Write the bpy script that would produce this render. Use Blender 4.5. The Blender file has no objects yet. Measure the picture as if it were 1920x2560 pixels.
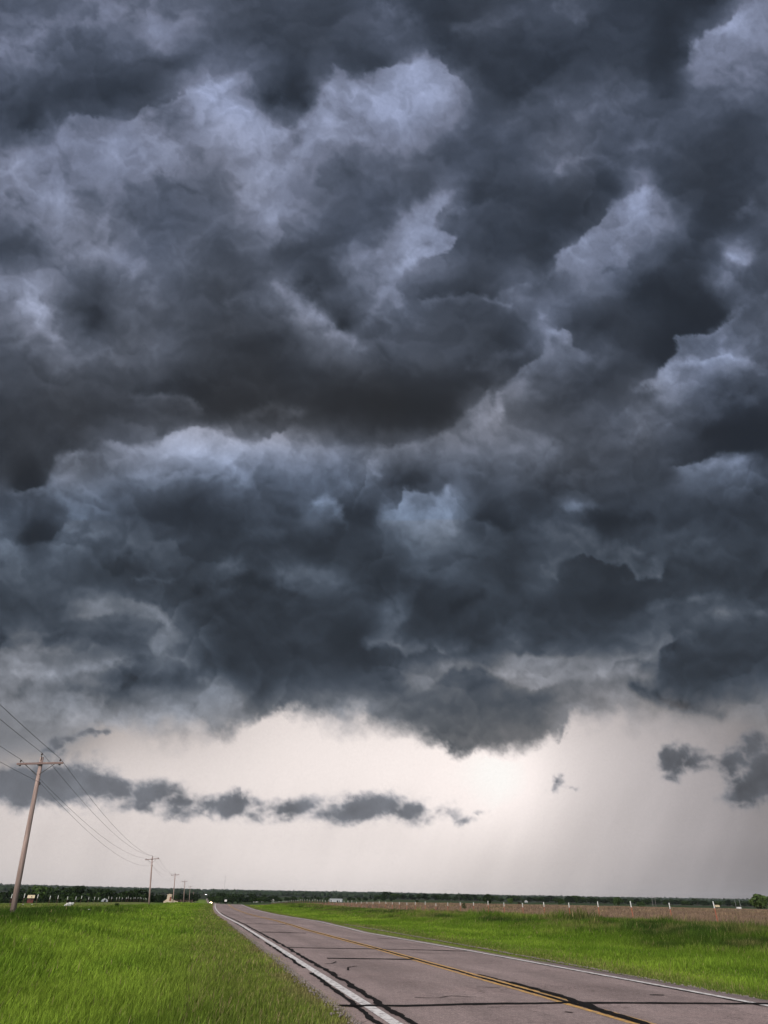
import bpy, bmesh, math, random
import numpy as np
from mathutils import Vector, Matrix
random.seed(5)
R = math.radians
sc = bpy.context.scene
C = sc.collection
# ---------------------------------------------------------------- camera, world, sun, exposure
EYE = 1.6
PITCH = math.atan((2248-1280)/1706.667); ROLL = math.atan(.0195)
FWD = Vector((0, math.cos(PITCH), math.sin(PITCH)))
_r0 = Vector((1, 0, 0)); _u0 = Vector((0, -math.sin(PITCH), math.cos(PITCH)))
RGT = _r0*math.cos(ROLL)+_u0*math.sin(ROLL); UPV = _u0*math.cos(ROLL)-_r0*math.sin(ROLL)
cd = bpy.data.cameras.new('camera'); cam = bpy.data.objects.new('camera', cd); C.objects.link(cam)
cd.sensor_fit = 'VERTICAL'; cd.sensor_height = 36; cd.sensor_width = 27; cd.lens = 24
cd.clip_start = .1; cd.clip_end = 60000
M = Matrix((RGT, UPV, -FWD)).transposed().to_4x4(); M.translation = (0, 0, EYE)
cam.matrix_world = M; sc.camera = cam
EV = 1.0
sc.view_settings.view_transform = 'Standard'; sc.view_settings.look = 'None'
sc.view_settings.exposure = EV; sc.view_settings.gamma = 1
W = bpy.data.worlds.new('World'); sc.world = W; W.use_nodes = True
wn = W.node_tree; wn.nodes.clear()
wo = wn.nodes.new('ShaderNodeOutputWorld'); wb = wn.nodes.new('ShaderNodeBackground'); ws = wn.nodes.new('ShaderNodeTexSky')
ws.sky_type = 'NISHITA'; ws.sun_disc = False; ws.sun_elevation = R(42); ws.sun_rotation = R(200)
ws.air_density = 1.0; ws.dust_density = 3.0
wn.links.new(ws.outputs[0], wb.inputs[0]); wb.inputs[1].default_value = .07; wn.links.new(wb.outputs[0], wo.inputs[0])
sl = bpy.data.lights.new('sun', 'SUN'); sl.energy = 1.5; sl.angle = R(60); sl.color = (1, .95, .88)
so_ = bpy.data.objects.new('sun', sl); C.objects.link(so_)
sd_ = Vector((math.sin(R(200))*math.cos(R(42)), math.cos(R(200))*math.cos(R(42)), math.sin(R(42))))
so_.rotation_euler = sd_.to_track_quat('Z', 'Y').to_euler()
# ---------------------------------------------------------------- helpers
def tag(o, label=None, cat=None, group=None, kind=None):
    if label: o['label'] = label
    if cat: o['category'] = cat
    if group: o['group'] = group
    if kind: o['kind'] = kind
    return o
def link(name, me, mat=None, parent=None):
    o = bpy.data.objects.new(name, me); C.objects.link(o)
    if mat and not me.materials: me.materials.append(mat)
    if parent: o.parent = parent
    return o
def empty(name, loc=(0,0,0), rz=0, **k):
    o = bpy.data.objects.new(name, None); C.objects.link(o); o.location = loc; o.rotation_euler = (0, 0, rz)
    return tag(o, **k)
def copy_tree(o, parent=None):
    c = o.copy(); C.objects.link(c)
    if parent: c.parent = parent
    for ch in list(o.children): copy_tree(ch, c)
    return c
def npmesh(name, V, faces_idx, loop_tot, smooth=False, col=None):
    """V (n,3); faces_idx flat loop vertex list; loop_tot per-face counts"""
    me = bpy.data.meshes.new(name); V = np.asarray(V, np.float32)
    me.vertices.add(len(V)); me.vertices.foreach_set('co', V.ravel())
    lt = np.asarray(loop_tot, np.int32); li = np.asarray(faces_idx, np.int32).ravel()
    me.loops.add(len(li)); me.loops.foreach_set('vertex_index', li)
    me.polygons.add(len(lt)); me.polygons.foreach_set('loop_start', np.r_[0, np.cumsum(lt)[:-1]].astype(np.int32))
    me.polygons.foreach_set('loop_total', lt)
    if smooth: me.polygons.foreach_set('use_smooth', np.ones(len(lt), bool))
    if col is not None:
        a = me.color_attributes.new('tone', 'FLOAT_COLOR', 'POINT')
        cc = np.ones((len(V), 4), np.float32); cc[:, :3] = col; a.data.foreach_set('color', cc.ravel())
    me.update(calc_edges=True); return me
def gridmesh(name, X, Y, Z, col=None, smooth=True):
    h, w = X.shape; V = np.stack([X, Y, Z], -1).reshape(-1, 3)
    i = np.arange(h*w).reshape(h, w); q = np.stack([i[:-1,:-1], i[:-1,1:], i[1:,1:], i[1:,:-1]], -1).reshape(-1, 4)
    return npmesh(name, V, q, np.full(len(q), 4), smooth, None if col is None else col.reshape(-1, 3))
class MB:
    def __init__(s): s.bm = bmesh.new()
    def box(s, c, d, rz=0, rx=0, ry=0, bev=0):
        g = bmesh.ops.create_cube(s.bm, size=1); vs = g['verts']
        mt = Matrix.Translation(c) @ Matrix.Rotation(rz, 4, 'Z') @ Matrix.Rotation(ry, 4, 'Y') @ Matrix.Rotation(rx, 4, 'X') @ Matrix.Diagonal((d[0], d[1], d[2], 1))
        bmesh.ops.transform(s.bm, matrix=mt, verts=vs)
        if bev: bmesh.ops.bevel(s.bm, geom=list({e for v in vs for e in v.link_edges}), offset=bev, segments=2, affect='EDGES', profile=.6)
        return s
    def tube(s, pts, r, n=8, cap=True):
        pts = [Vector(p) for p in pts]; rr = r if isinstance(r, (list, tuple)) else [r]*len(pts); rings = []
        for k, p in enumerate(pts):
            d = (pts[min(k+1, len(pts)-1)]-pts[max(k-1, 0)]).normalized()
            a = d.orthogonal().normalized() if k == 0 else (pa-d*pa.dot(d)).normalized(); pa = a; b = d.cross(a)
            rings.append([s.bm.verts.new(p+(a*math.cos(t)+b*math.sin(t))*rr[k]) for t in [2*math.pi*i/n for i in range(n)]])
        for A, B in zip(rings, rings[1:]):
            for i in range(n): s.bm.faces.new((A[i], A[(i+1) % n], B[(i+1) % n], B[i]))
        if cap: s.bm.faces.new(rings[0][::-1]); s.bm.faces.new(rings[-1])
        return s
    def prism(s, prof, y0, y1):               # profile in xz, extruded along y
        A = [s.bm.verts.new((x, y0, z)) for x, z in prof]; B = [s.bm.verts.new((x, y1, z)) for x, z in prof]
        n = len(prof); s.bm.faces.new(A); s.bm.faces.new(B[::-1])
        for i in range(n): s.bm.faces.new((A[(i+1) % n], A[i], B[i], B[(i+1) % n]))
        return s
    def build(s, name, mat, parent=None, smooth=False, loc=None):
        bmesh.ops.recalc_face_normals(s.bm, faces=s.bm.faces)
        me = bpy.data.meshes.new(name); s.bm.to_mesh(me); s.bm.free()
        if smooth: me.polygons.foreach_set('use_smooth', np.ones(len(me.polygons), bool))
        o = link(name, me, mat, parent)
        if loc: o.location = loc
        return o
def mat(name, base, rough=.8, noise=0, nscale=5, base2=None, metal=0, emit=None, estr=0, stretch=None, bump=0, spec=.3):
    m = bpy.data.materials.new(name); m.use_nodes = True; t = m.node_tree; b = t.nodes['Principled BSDF']
    b.inputs['Base Color'].default_value = (*base, 1); b.inputs['Roughness'].default_value = rough; b.inputs['Metallic'].default_value = metal
    b.inputs['Specular IOR Level'].default_value = spec
    if emit: b.inputs['Emission Color'].default_value = (*emit, 1); b.inputs['Emission Strength'].default_value = estr
    if noise or base2:
        tc = t.nodes.new('ShaderNodeTexCoord'); mp = t.nodes.new('ShaderNodeMapping'); nz = t.nodes.new('ShaderNodeTexNoise')
        if stretch: mp.inputs['Scale'].default_value = stretch
        nz.inputs['Scale'].default_value = nscale; nz.inputs['Detail'].default_value = 6
        rp = t.nodes.new('ShaderNodeValToRGB'); rp.color_ramp.elements[0].position = .35; rp.color_ramp.elements[1].position = .68
        b2 = base2 or tuple(c*(1-noise) for c in base)
        rp.color_ramp.elements[0].color = (*b2, 1); rp.color_ramp.elements[1].color = (*base, 1)
        t.links.new(tc.outputs['Object'], mp.inputs[0]); t.links.new(mp.outputs[0], nz.inputs[0]); t.links.new(nz.outputs[0], rp.inputs[0]); t.links.new(rp.outputs[0], b.inputs['Base Color'])
        if bump:
            bp = t.nodes.new('ShaderNodeBump'); bp.inputs['Strength'].default_value = bump; bp.inputs['Distance'].default_value = .02
            t.links.new(nz.outputs[0], bp.inputs['Height']); t.links.new(bp.outputs[0], b.inputs['Normal'])
    return m
# ---------------------------------------------------------------- sky field
_P = np.random.RandomState(11).rand(256, 256).astype(np.float32)
def vnoise(x, y, off=0):
    xi = np.floor(x).astype(np.int64); yi = np.floor(y).astype(np.int64)
    fx = (x-xi); fy = (y-yi)
    fx = fx*fx*fx*(fx*(fx*6-15)+10); fy = fy*fy*fy*(fy*(fy*6-15)+10)
    a = xi+off*37; b = yi+off*91
    g = lambda i, j: _P[(a+i) & 255, (b+j) & 255]
    return ((g(0,0)*(1-fx)+g(1,0)*fx)*(1-fy)+(g(0,1)*(1-fx)+g(1,1)*fx)*fy)*2-1
def fbm(x, y, scale, octv=5, off=0, gain=.5):
    s = 0; a = 1; t = 0; x = x/scale; y = y/scale
    for k in range(octv):
        s = s+a*vnoise(x, y, off+k*3); t += a*a; a *= gain
        x, y = 1.63*x+1.21*y+5.2, -1.21*x+1.63*y+9.7
    return s/np.sqrt(t)
def sstep(a, b, v):
    t = np.clip((v-a)/(b-a), 0, 1); return t*t*(3-2*t)
def cubic(grid, gx, gy):                       # smooth grid lookup (Catmull-Rom)
    H, W = grid.shape
    gx = np.clip(gx, 0, W-1.001); gy = np.clip(gy, 0, H-1.001)
    i = np.floor(gx).astype(int); j = np.floor(gy).astype(int); u = gx-i; v = gy-j
    def w(t): return [-.5*t+t*t-.5*t**3, 1-2.5*t*t+1.5*t**3, .5*t+2*t*t-1.5*t**3, -.5*t*t+.5*t**3]
    wu, wv = w(u), w(v); r = 0
    for b in range(4):
        row = 0; jj = np.clip(j+b-1, 0, H-1)
        for a in range(4): row = row+wu[a]*grid[jj, np.clip(i+a-1, 0, W-1)]
        r = r+wv[b]*row
    return r
# tones of the storm clouds over the sky chart, every 80 units
TONE = '''85 80 85 100 95 90 82 72 70 68 66 66 76 62 60 62 68 72 78 60 58 55 52 85 105
88 102 80 80 90 102 90 70 64 62 64 72 78 72 62 68 66 64 62 62 60 55 85 112 105
90 90 75 68 68 66 72 92 80 62 80 70 75 110 78 60 58 60 62 64 60 58 95 98 88
68 65 64 62 62 72 105 135 88 58 92 120 132 142 130 76 62 70 72 76 70 66 84 84 78
74 68 90 92 98 95 105 140 120 100 118 122 124 118 92 72 70 74 80 72 76 74 72 62 70
100 108 95 108 112 110 100 108 115 118 105 80 92 78 72 68 70 80 82 76 78 68 60 60 66
105 110 115 100 88 88 85 92 118 105 85 75 80 72 92 65 62 62 66 68 112 76 60 62 70
85 95 105 100 88 80 78 85 95 108 80 75 75 122 85 66 66 62 64 92 108 92 60 60 75
72 75 95 100 98 90 80 70 78 68 66 85 108 105 86 68 62 66 98 100 90 66 60 98 70
105 116 80 68 88 82 72 66 72 92 68 85 95 78 66 62 82 75 88 80 60 56 60 80 70
90 108 85 66 78 78 68 66 66 72 98 68 92 72 66 66 66 98 72 58 62 58 54 72 76
75 75 88 85 82 80 66 62 60 62 72 85 70 70 68 62 62 80 82 75 58 56 85 95 75
66 68 66 66 66 62 56 55 55 54 56 56 55 54 56 62 85 72 64 60 70 100 85 72 70
60 58 60 62 66 70 68 60 56 64 56 50 48 46 56 96 80 66 70 78 85 76 64 56 52
58 62 64 72 90 108 126 118 105 115 100 85 75 85 88 92 98 88 72 70 70 66 56 50 46
60 48 85 85 90 90 85 95 78 80 85 85 75 60 80 70 72 66 66 64 62 66 78 82 68
80 64 78 88 66 60 56 62 66 62 85 60 78 98 100 62 58 60 68 58 62 62 58 58 60
80 52 78 78 70 72 60 56 60 60 54 56 66 80 80 66 58 66 68 54 60 66 68 66 62
75 75 66 60 56 60 60 68 58 72 74 66 54 62 68 62 56 70 58 56 60 58 56 56 56
62 66 72 88 80 82 60 56 56 58 60 66 70 54 54 60 60 58 54 54 60 70 68 66 66
75 85 72 74 74 90 75 56 56 56 60 54 72 60 62 58 74 66 66 66 76 68 62 60 60
105 105 98 88 70 85 72 60 58 58 62 62 68 92 85 72 98 110 102 100 95 68 62 62 64
115 118 120 98 92 112 112 108 74 86 95 98 84 80 78 76 78 84 104 112 108 84 78 92 100
128 124 122 130 135 130 125 120 115 115 115 118 95 90 86 86 88 96 125 140 140 130 125 120 112'''
TONE = np.array([[float(t) for t in r.split()] for r in TONE.split('\n')])
# the clear band under the deck
BGX = [0,140,280,480,720,960,1120,1280,1440,1600,1760,1920]; BGY = [1680,1840,1920,2000,2080,2160,2260]
BG = np.array([[118,122,150,185,205,200,200,210,180,165,150,120],
 [120,128,178,200,226,232,236,240,205,180,158,125],
 [165,185,205,216,230,240,246,252,214,186,163,138],
 [203,207,213,220,226,236,244,248,212,184,164,142],
 [206,208,212,218,222,229,237,230,202,180,160,140],
 [204,206,208,212,222,226,220,206,188,170,150,130],
 [196,198,201,206,212,212,200,190,175,158,142,126]], float)
WX = [0,480,960,1440,1920]; WY = [0,320,640,880,1040,1200,1360,1520,1680,1840,2260]
WARM = np.array([[.0,.02,.02,.02,.0],[.0,.04,.0,.04,.0],[.1,.15,.05,.05,.05],[.25,.3,.25,.15,.1],[.35,.45,.5,.3,.1],
 [.4,.15,.1,.3,.05],[.15,.3,.15,.45,.2],[.5,.4,.15,.4,.35],[.6,.4,.5,.65,.4],[.6,.6,.5,.7,.7],[.9,1,1,.9,.8]], float)
def bil(g, gx, gy, x, y):
    fx = np.interp(x, gx, np.arange(len(gx))); fy = np.interp(y, gy, np.arange(len(gy)))
    return cubic(g, fx, fy)
# torn cloud edges: points, side that is bright (+1 = above a stroke running right), bright gain, bright width, dark gain, dark width
EDGES = [
([(0,330),(81,333),(145,315),(185,278),(255,298),(324,292),(393,272),(440,249),(486,220),(555,203),(613,180)],-1,16,40,8,40),
([(625,191),(642,278),(671,307),(717,315),(764,298),(793,243),(833,168),(856,174),(880,202),(914,185),(960,168),(1024,162),(1064,124),(1099,150),(1134,197),(1174,220),(1188,278),(1151,301)],-1,22,50,12,50),
([(607,208),(550,231),(515,278),(509,336)],1,-14,40,-8,30),
([(1874,0),(1828,40),(1770,75),(1727,110),(1706,191)],1,24,45,12,40),
([(1359,696),(1388,658),(1405,624),(1458,595),(1498,560),(1527,521),(1567,489),(1614,463),(1649,477),(1700,489)],-1,30,45,12,50),
([(1122,460),(1119,490),(1103,522),(1086,545),(1086,562),(1104,578),(1130,590),(1146,602),(1138,616),(1110,633),(1050,648),(1008,675),(989,712)],-1,22,40,10,36),
([(75,716),(116,774),(162,861)],-1,16,40,8,40),
([(683,710),(746,734),(810,791),(897,855)],-1,15,42,8,40),
([(700,560),(706,583),(665,629)],-1,10,30,6,30),
([(347,990),(440,985),(492,1000),(532,1052)],-1,8,40,4,30),
([(289,1490),(400,1514),(428,1560),(470,1620)],-1,11,40,7,40),
([(1191,1629),(1307,1641),(1400,1641)],-1,9,30,6,30),
([(1545,615),(1566,640),(1579,680)],-1,10,30,8,30),
([(989,700),(1000,730),(1030,750)],-1,10,30,6,30),
([(1024,728),(1064,751),(1110,739),(1191,734),(1226,751),(1261,768)],-1,13,22,6,20),
([(1226,734),(1284,716),(1336,699)],-1,12,30,6,30),
([(1348,786),(1365,809),(1417,832),(1435,861),(1498,890)],1,-12,40,-18,30),
([(1354,791),(1359,838),(1354,884),(1307,919),(1272,959),(1238,965),(1186,1006),(1145,1058),(1076,1092),(980,1116),(800,1110)],1,20,45,10,50),
([(1863,763),(1828,803),(1782,826),(1689,832),(1683,884),(1654,930),(1597,965)],1,30,40,14,50),
([(1597,975),(1683,910),(1759,901),(1828,890),(1863,901),(1909,942)],-1,26,30,4,12),
([(203,1118),(260,1104),(301,1110),(382,1113),(417,1087),(463,1078),(521,1069),(579,1092),(625,1107),(665,1098),(723,1069),(775,1075),(781,1115)],-1,36,38,12,40),
([(0,1221),(58,1224),(116,1215),(145,1155),(191,1126),(231,1132)],-1,22,30,14,40),
([(174,1253),(162,1311),(116,1351),(29,1360),(0,1328)],1,10,40,10,40),
([(550,1132),(596,1172),(608,1218)],1,8,20,-10,30),
([(764,1259),(822,1236),(856,1265),(868,1311)],-1,18,30,8,30),
([(932,1149),(955,1178)],1,12,12,-8,10),
([(960,1276),(995,1270),(1012,1221),(1053,1233),(1099,1244),(1116,1215),(1145,1207)],-1,26,40,14,40),
([(1168,1294),(1215,1299),(1261,1334),(1290,1337)],-1,12,20,14,26),
([(1660,1178),(1741,1155),(1816,1134),(1886,1126),(1920,1129)],-1,24,35,14,26),
([(1359,1427),(1388,1444),(1400,1404),(1452,1386),(1498,1398),(1521,1415),(1562,1404),(1597,1444),(1654,1438),(1660,1404),(1712,1375)],1,12,26,7,30),
([(880,1600),(920,1623),(960,1606),(1018,1635),(1058,1629),(1076,1612),(1105,1635),(1170,1628),(1195,1590)],1,16,22,10,30),
([(255,1690),(289,1652),(347,1641),(428,1632),(480,1680)],1,14,26,10,30),
([(127,1554),(214,1548),(289,1534),(405,1545),(414,1612)],1,10,26,8,30),
([(1640,1700),(1650,1625),(1700,1590)],1,14,30,8,30),
([(1500,1690),(1540,1655),(1600,1640),(1650,1665)],1,12,22,8,30),
([(940,1440),(985,1500),(1010,1560)],1,8,30,6,30),
([(1040,1745),(1090,1700),(1130,1672),(1200,1668),(1260,1700),(1340,1728),(1400,1705),(1470,1700)],1,18,26,12,26),
([(240,1790),(270,1740),(330,1700)],1,8,30,8,40),
]
# small bright or dark accents: x, y, rx, ry, gain
SPOTS = [(570,270,45,60,8),(1850,640,24,14,8),(1110,495,20,26,16),(80,770,50,60,12),(1240,1030,12,34,26),(790,795,55,20,10),
 (700,715,25,14,12),(1060,605,40,30,8),(1720,905,40,14,12),(1440,1265,24,12,12),(1600,500,40,26,8),(640,860,120,30,-6),(1500,1310,60,24,-8),
 (1560,1500,90,30,-5),(900,1560,120,60,-6),(120,1330,60,30,-8),(920,1280,26,30,-14),(700,1350,80,30,-5),(1900,1080,90,40,-8),(1720,1700,120,50,-6)]
SOFTN = None
# pale and dark streaks: points | half width | gain
STREAKS = '''12,115 75,110 104,87|22|14
162,52 231,35 324,35 382,64|28|10
283,150 347,139 451,110|18|8
370,283 417,260 486,226 555,208 613,191|16|14
272,370 324,353 405,347 463,393|22|12
12,417 58,393 81,393|22|14
139,376 191,336 220,324|18|10
289,376 312,434 295,457|16|8
579,457 631,498 677,521 671,556|18|12
654,393 677,417 660,451|16|10
833,174 839,231 833,289|18|12
775,272 810,231|16|-8
654,255 712,301|30|-10
480,300 440,335|30|-8
0,463 116,492 191,498|22|8
977,12 1024,35 1053,98|20|12
1151,81 1238,52 1284,29|20|8
1388,6 1440,35 1452,58|14|10
1730,110 1799,81 1869,17|20|14
1463,284 1539,255 1597,231|26|9
1382,243 1400,260|14|10
1400,428 1411,393 1481,393 1533,411|12|12
1573,370 1643,359 1701,399|16|9
1307,266 1284,312 1249,347|22|8
1278,231 1330,197 1400,150|30|-6
1851,538 1880,515|18|14
1012,550 1064,509 1110,486|20|12
0,716 52,728 87,774 127,832 156,855|14|16
145,635 231,624 341,647|22|8
324,676 359,710 394,768|22|8
689,710 735,763 799,803 856,844 903,867|14|14
579,757 637,745 683,763|18|8
150,757 243,791 220,820|30|-8
752,705 810,763 868,809|22|-10
856,664 909,647 949,629|20|10
926,803 937,763 960,734|14|12
347,1000 428,988 503,1011|12|8
608,1035 683,1017 752,1035|18|10
359,977 463,953 521,977|20|-6
1000,670 1035,635 1110,612 1139,600|14|14
977,705 995,751 1047,809|18|9
1203,739 1232,751 1272,768|9|14
1058,762 1134,734|12|7
1353,791 1388,815 1423,849|12|16
1180,919 1232,890 1319,872|14|8
1365,693 1405,635 1481,589|14|10
1539,624 1568,647|10|8
1191,1011 1191,1063 1174,1040|10|16
1249,977 1255,1040|12|12
1301,988 1365,1000|14|8
1591,971 1649,959 1678,919 1730,901 1770,907|14|18
1805,890 1857,896 1909,930|10|14
1782,826 1822,803 1863,763|10|14
1817,844 1793,872 1805,896|10|12
1573,1023 1608,1058 1579,1092|12|12
1770,1017 1828,1000 1886,1006|12|8
1620,1069 1712,1046 1799,1035|12|8
1625,994 1770,965 1886,965|20|-8
1770,1081 1886,1069|26|-8
1828,635 1863,647|12|24
1770,705 1817,693|18|12
1886,687 1909,734|14|8
1597,716 1712,734 1782,763|40|-6
145,1143 191,1132 243,1137|10|14
417,1132 509,1126 567,1155 602,1184|14|12
347,1184 405,1172 475,1184|12|9
654,1137 608,1213|14|8
0,1224 104,1230 174,1253|16|8
174,1311 231,1265 220,1242|24|10
787,1259 828,1247 862,1305|12|12
694,1432 781,1432 851,1467|18|8
567,1409 602,1409|20|9
613,1328 706,1334|16|7
231,1508 289,1490 370,1519 417,1548|14|10
336,1444 382,1438 428,1450|8|7
926,1155 949,1184|8|12
909,1600 955,1618|10|12
0,1351 35,1375 64,1421|22|8
977,1288 1012,1236 1047,1230|16|10
1105,1265 1122,1224|12|14
995,1294 1053,1288 1134,1294|20|8
1423,1265 1481,1265|14|10
1342,1317 1446,1317 1504,1363 1597,1375|18|9
1359,1432 1388,1444|10|12
1510,1409 1562,1404 1597,1444|8|8
1643,1398 1649,1444|12|8
1747,1172 1816,1155 1909,1137|14|10
1799,1195 1828,1172|12|10
1620,1525 1712,1496 1799,1485|12|8
1799,1537 1915,1531|14|10
1481,1288 1562,1305 1631,1299|16|-8
972,1519 995,1548|24|10
1134,1519 1203,1490|14|-9
1712,1583 1736,1595|14|10
0,1690 150,1682 330,1655|15|22
0,1640 120,1630 220,1600|18|12
440,1650 520,1690 590,1745|26|14
60,1722 260,1728|20|-14
300,1712 450,1700|34|-12
90,1795 300,1805 480,1790|24|16
1120,1660 1250,1690 1340,1722|16|13
1440,1695 1560,1668 1620,1690|16|15
1590,1715 1680,1762 1800,1790|15|-22
830,1790 900,1775 1000,1800|20|10
500,1480 620,1440 760,1500|16|-9
120,1600 260,1590 400,1600|14|-8'''
def edge_field(x, y, pts, side, bg, bw, dg, dw):
    P = np.array(pts, float); R = 3.2*max(bw, dw)
    m = (x > P[:,0].min()-R) & (x < P[:,0].max()+R) & (y > P[:,1].min()-R) & (y < P[:,1].max()+R)
    out = np.zeros_like(x); X = x[m]; Y = y[m]
    best = np.full(X.shape, 1e9); sg = np.zeros(X.shape); along = np.zeros(X.shape)
    L = np.r_[0, np.cumsum(np.hypot(*np.diff(P, axis=0).T))]
    for k in range(len(P)-1):
        d = P[k+1]-P[k]; n2 = d@d; t = np.clip(((X-P[k,0])*d[0]+(Y-P[k,1])*d[1])/n2, 0, 1)
        qx = X-P[k,0]-t*d[0]; qy = Y-P[k,1]-t*d[1]; q = np.hypot(qx, qy); c = q < best-1e-6
        s = np.sign(qx*d[1]-qy*d[0])
        best = np.where(c, q, best); sg = np.where(c, s, sg); along = np.where(c, L[k]+t*np.sqrt(n2), along)
    sd = best*sg*side
    fade = sstep(0, .22*L[-1], along)*sstep(0, .22*L[-1], L[-1]-along)
    b = bg*np.exp(-np.maximum(sd, 0)/bw); d_ = -dg*np.exp(-np.maximum(-sd, 0)/dw)
    so = 3+15*np.clip(SOFTN[m], 0, 1)**1.5
    w = sstep(-so, so, sd)
    cut = 1-sstep(R*.6, R, best)
    out[m] = (b*w+d_*(1-w))*fade*cut
    return out
DECK = [(-700,1800),(0,1790),(60,1840),(110,1850),(180,1838),(243,1831),(301,1831),(370,1843),(440,1837),(521,1843),(584,1831),(631,1808),(689,1776),(729,1782),(770,1790),(822,1796),(856,1808),(891,1786),(926,1814),(960,1822),
 (995,1831),(1064,1854),(1105,1854),(1163,1883),(1209,1877),(1284,1863),(1353,1857),(1394,1848),(1406,1819),(1420,1790),(1440,1779),(1463,1790),(1510,1795),(1539,1778),(1573,1800),(1625,1785),(1712,1800),(1770,1812),(1840,1800),(1920,1840),(2600,1850)]
SOFT = [(-700,60),(0,60),(240,34),(440,44),(584,32),(689,18),(880,40),(960,26),(1400,20),(1440,34),(1600,60),(1920,80),(2600,80)]
SCUD = [(40,1965,85,52,1.),(120,1955,80,60,1.),(205,1955,85,55,1.1),(150,1995,70,34,.8),(300,1955,45,22,.6),(370,1975,62,34,.9),(350,2010,60,24,.7),(425,1990,60,34,.8),(450,2030,60,20,.6),
 (585,2010,68,34,1.),(640,2020,75,36,.9),(720,2020,60,26,.75),(785,2000,40,18,.5),(880,2025,85,34,1.),(955,2012,66,36,1.05),(1020,2030,60,30,.95),(1125,2030,40,24,.72),(1165,2050,34,14,.55),(1205,2028,16,9,.5),
 (1400,1955,14,16,.75),(1390,1975,12,16,.7),(1425,1972,18,7,.5),(1365,1980,18,6,.45),(1385,1940,8,8,.4),
 (1668,1895,34,36,.9),(1700,1880,48,24,.75),(1738,1893,44,34,.62),(1690,1925,40,26,.6),(1780,1890,30,12,.5),(1830,1905,40,34,.85),(1880,1870,36,38,.85),(1910,1930,50,60,1.1),(1870,1975,66,34,1.),(1840,1960,50,26,.8),
 (118,1872,22,11,.95),(140,1858,24,11,1.0),(168,1847,26,10,1.0),(198,1838,26,10,1.05),(225,1832,22,13,1.2),(252,1830,24,9,.9),(150,1880,30,10,.6),(30,1870,40,16,.5)]
def sky_rgb(x, y):
    """sRGB 0..1 colour of the storm sky at chart position x, y"""
    shp = x.shape; x = x.ravel().astype(float); y = y.ravel().astype(float)
    k = np.clip((1900-y)/1900, 0, 1)*.55+.45      # features grow towards the zenith
    wx = fbm(x, y*1.15, 190, 3, 1)*17+fbm(x, y, 62, 3, 5)*11+fbm(x, y, 20, 4, 9, .6)*4.5
    wy = fbm(x, y*1.15, 190, 3, 31)*14+fbm(x, y, 62, 3, 35)*10+fbm(x, y, 20, 4, 39, .6)*4.5
    X = x+wx*k; Y = y+wy*k
    L = cubic(TONE, X/80., Y/80.)
    ax = x+.75*(fbm(x, y, 46, 5, 61, .6)*13+fbm(x, y, 13, 3, 65, .7)*5)*np.clip(k+.1, 0, 1)
    ay = y+.75*(fbm(x, y, 46, 5, 71, .6)*13+fbm(x, y, 13, 3, 75, .7)*5)*np.clip(k+.1, 0, 1)
    global SOFTN
    SOFTN = .5+.5*fbm(x, y, 70, 3, 201)
    for e in EDGES: L = L+edge_field(ax, ay, *e)
    for sx, sy, rx, ry, g in SPOTS:
        L = L+g*np.exp(-((ax-sx)/rx)**2-((ay-sy)/ry)**2)
    rag = fbm(x, y, 34, 4, 461, .6); sx_ = ax+rag*6; sy_ = ay+fbm(x, y, 30, 4, 465, .6)*6; sf = np.zeros_like(x)
    for row in STREAKS.split('\n'):
        p_, w_, g_ = row.split('|'); P = np.array([q.split(',') for q in p_.split()], float); w_ = float(w_); g_ = float(g_); Rr = 3*w_
        m = (sx_ > P[:,0].min()-Rr) & (sx_ < P[:,0].max()+Rr) & (sy_ > P[:,1].min()-Rr) & (sy_ < P[:,1].max()+Rr); xs, ys = sx_[m], sy_[m]; best = np.full(xs.shape, 1e9)
        for A_, B_ in zip(P, P[1:]):
            d = B_-A_; q = np.clip(((xs-A_[0])*d[0]+(ys-A_[1])*d[1])/(d@d), 0, 1); best = np.minimum(best, (xs-A_[0]-q*d[0])**2+(ys-A_[1]-q*d[1])**2)
        sf[m] += g_*np.exp(-best/(w_*w_))
    L = L+sf*(.92+.5*rag)
    wis = 1-2.1*np.abs(fbm(X+wx*.8, Y+wy*.8, 105, 5, 471, .58)); L = L+np.clip(L-70, 0, 60)*.26*wis
    # billow and wisp detail
    bil1 = 1-np.abs(fbm(X, Y*1.2, 120, 4, 81, .55)); bil2 = 1-np.abs(fbm(X+wx*.5, Y*1.2+wy*.5, 60, 3, 91, .5))
    bil3 = 1-np.abs(fbm(X+.6*wx, Y*1.1+.6*wy, 85, 3, 95, .5))
    det = (bil1-.45)*11+(bil2-.45)*3+(bil3-.5)*7+fbm(X, Y*1.3, 80, 4, 101, .5)*4+fbm(X, Y, 24, 3, 111, .5)*1.2
    L = 71+(L-69)*np.where(L > 69, 1.16, 1.4)
    # stacked folds: each fold is bright on its upper rim and darkens downwards, torn by turbulence
    def folds(sc, off, kx, ky, amp, sh):
        t = (ky*ay+kx*ax)/sc+amp*fbm(ax, ay, sc*1.25, 4, off, .45); u = t-np.floor(t)
        return sstep(0, sh, u)*(1-u)**1.3*1.6-.62
    m1 = sstep(-.35, .6, fbm(x, y, 170, 3, 411)); m2 = sstep(-.1, .7, fbm(x, y, 120, 3, 421))
    sh = .05+.16*SOFTN.clip(0, 1)
    det = det+folds(210, 431, -.22, .75, 1.15, sh)*13*m1+folds(95, 441, .2, .8, 1.2, sh*1.3)*7.5*m2
    dn = 9.
    B = lambda yy: np.abs(fbm(X+wx*.6, yy*1.15+wy*.6, 130, 4, 451, .5))
    det = det+np.clip((B(Y+dn)-B(Y-dn))*26, -7, 11)
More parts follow.
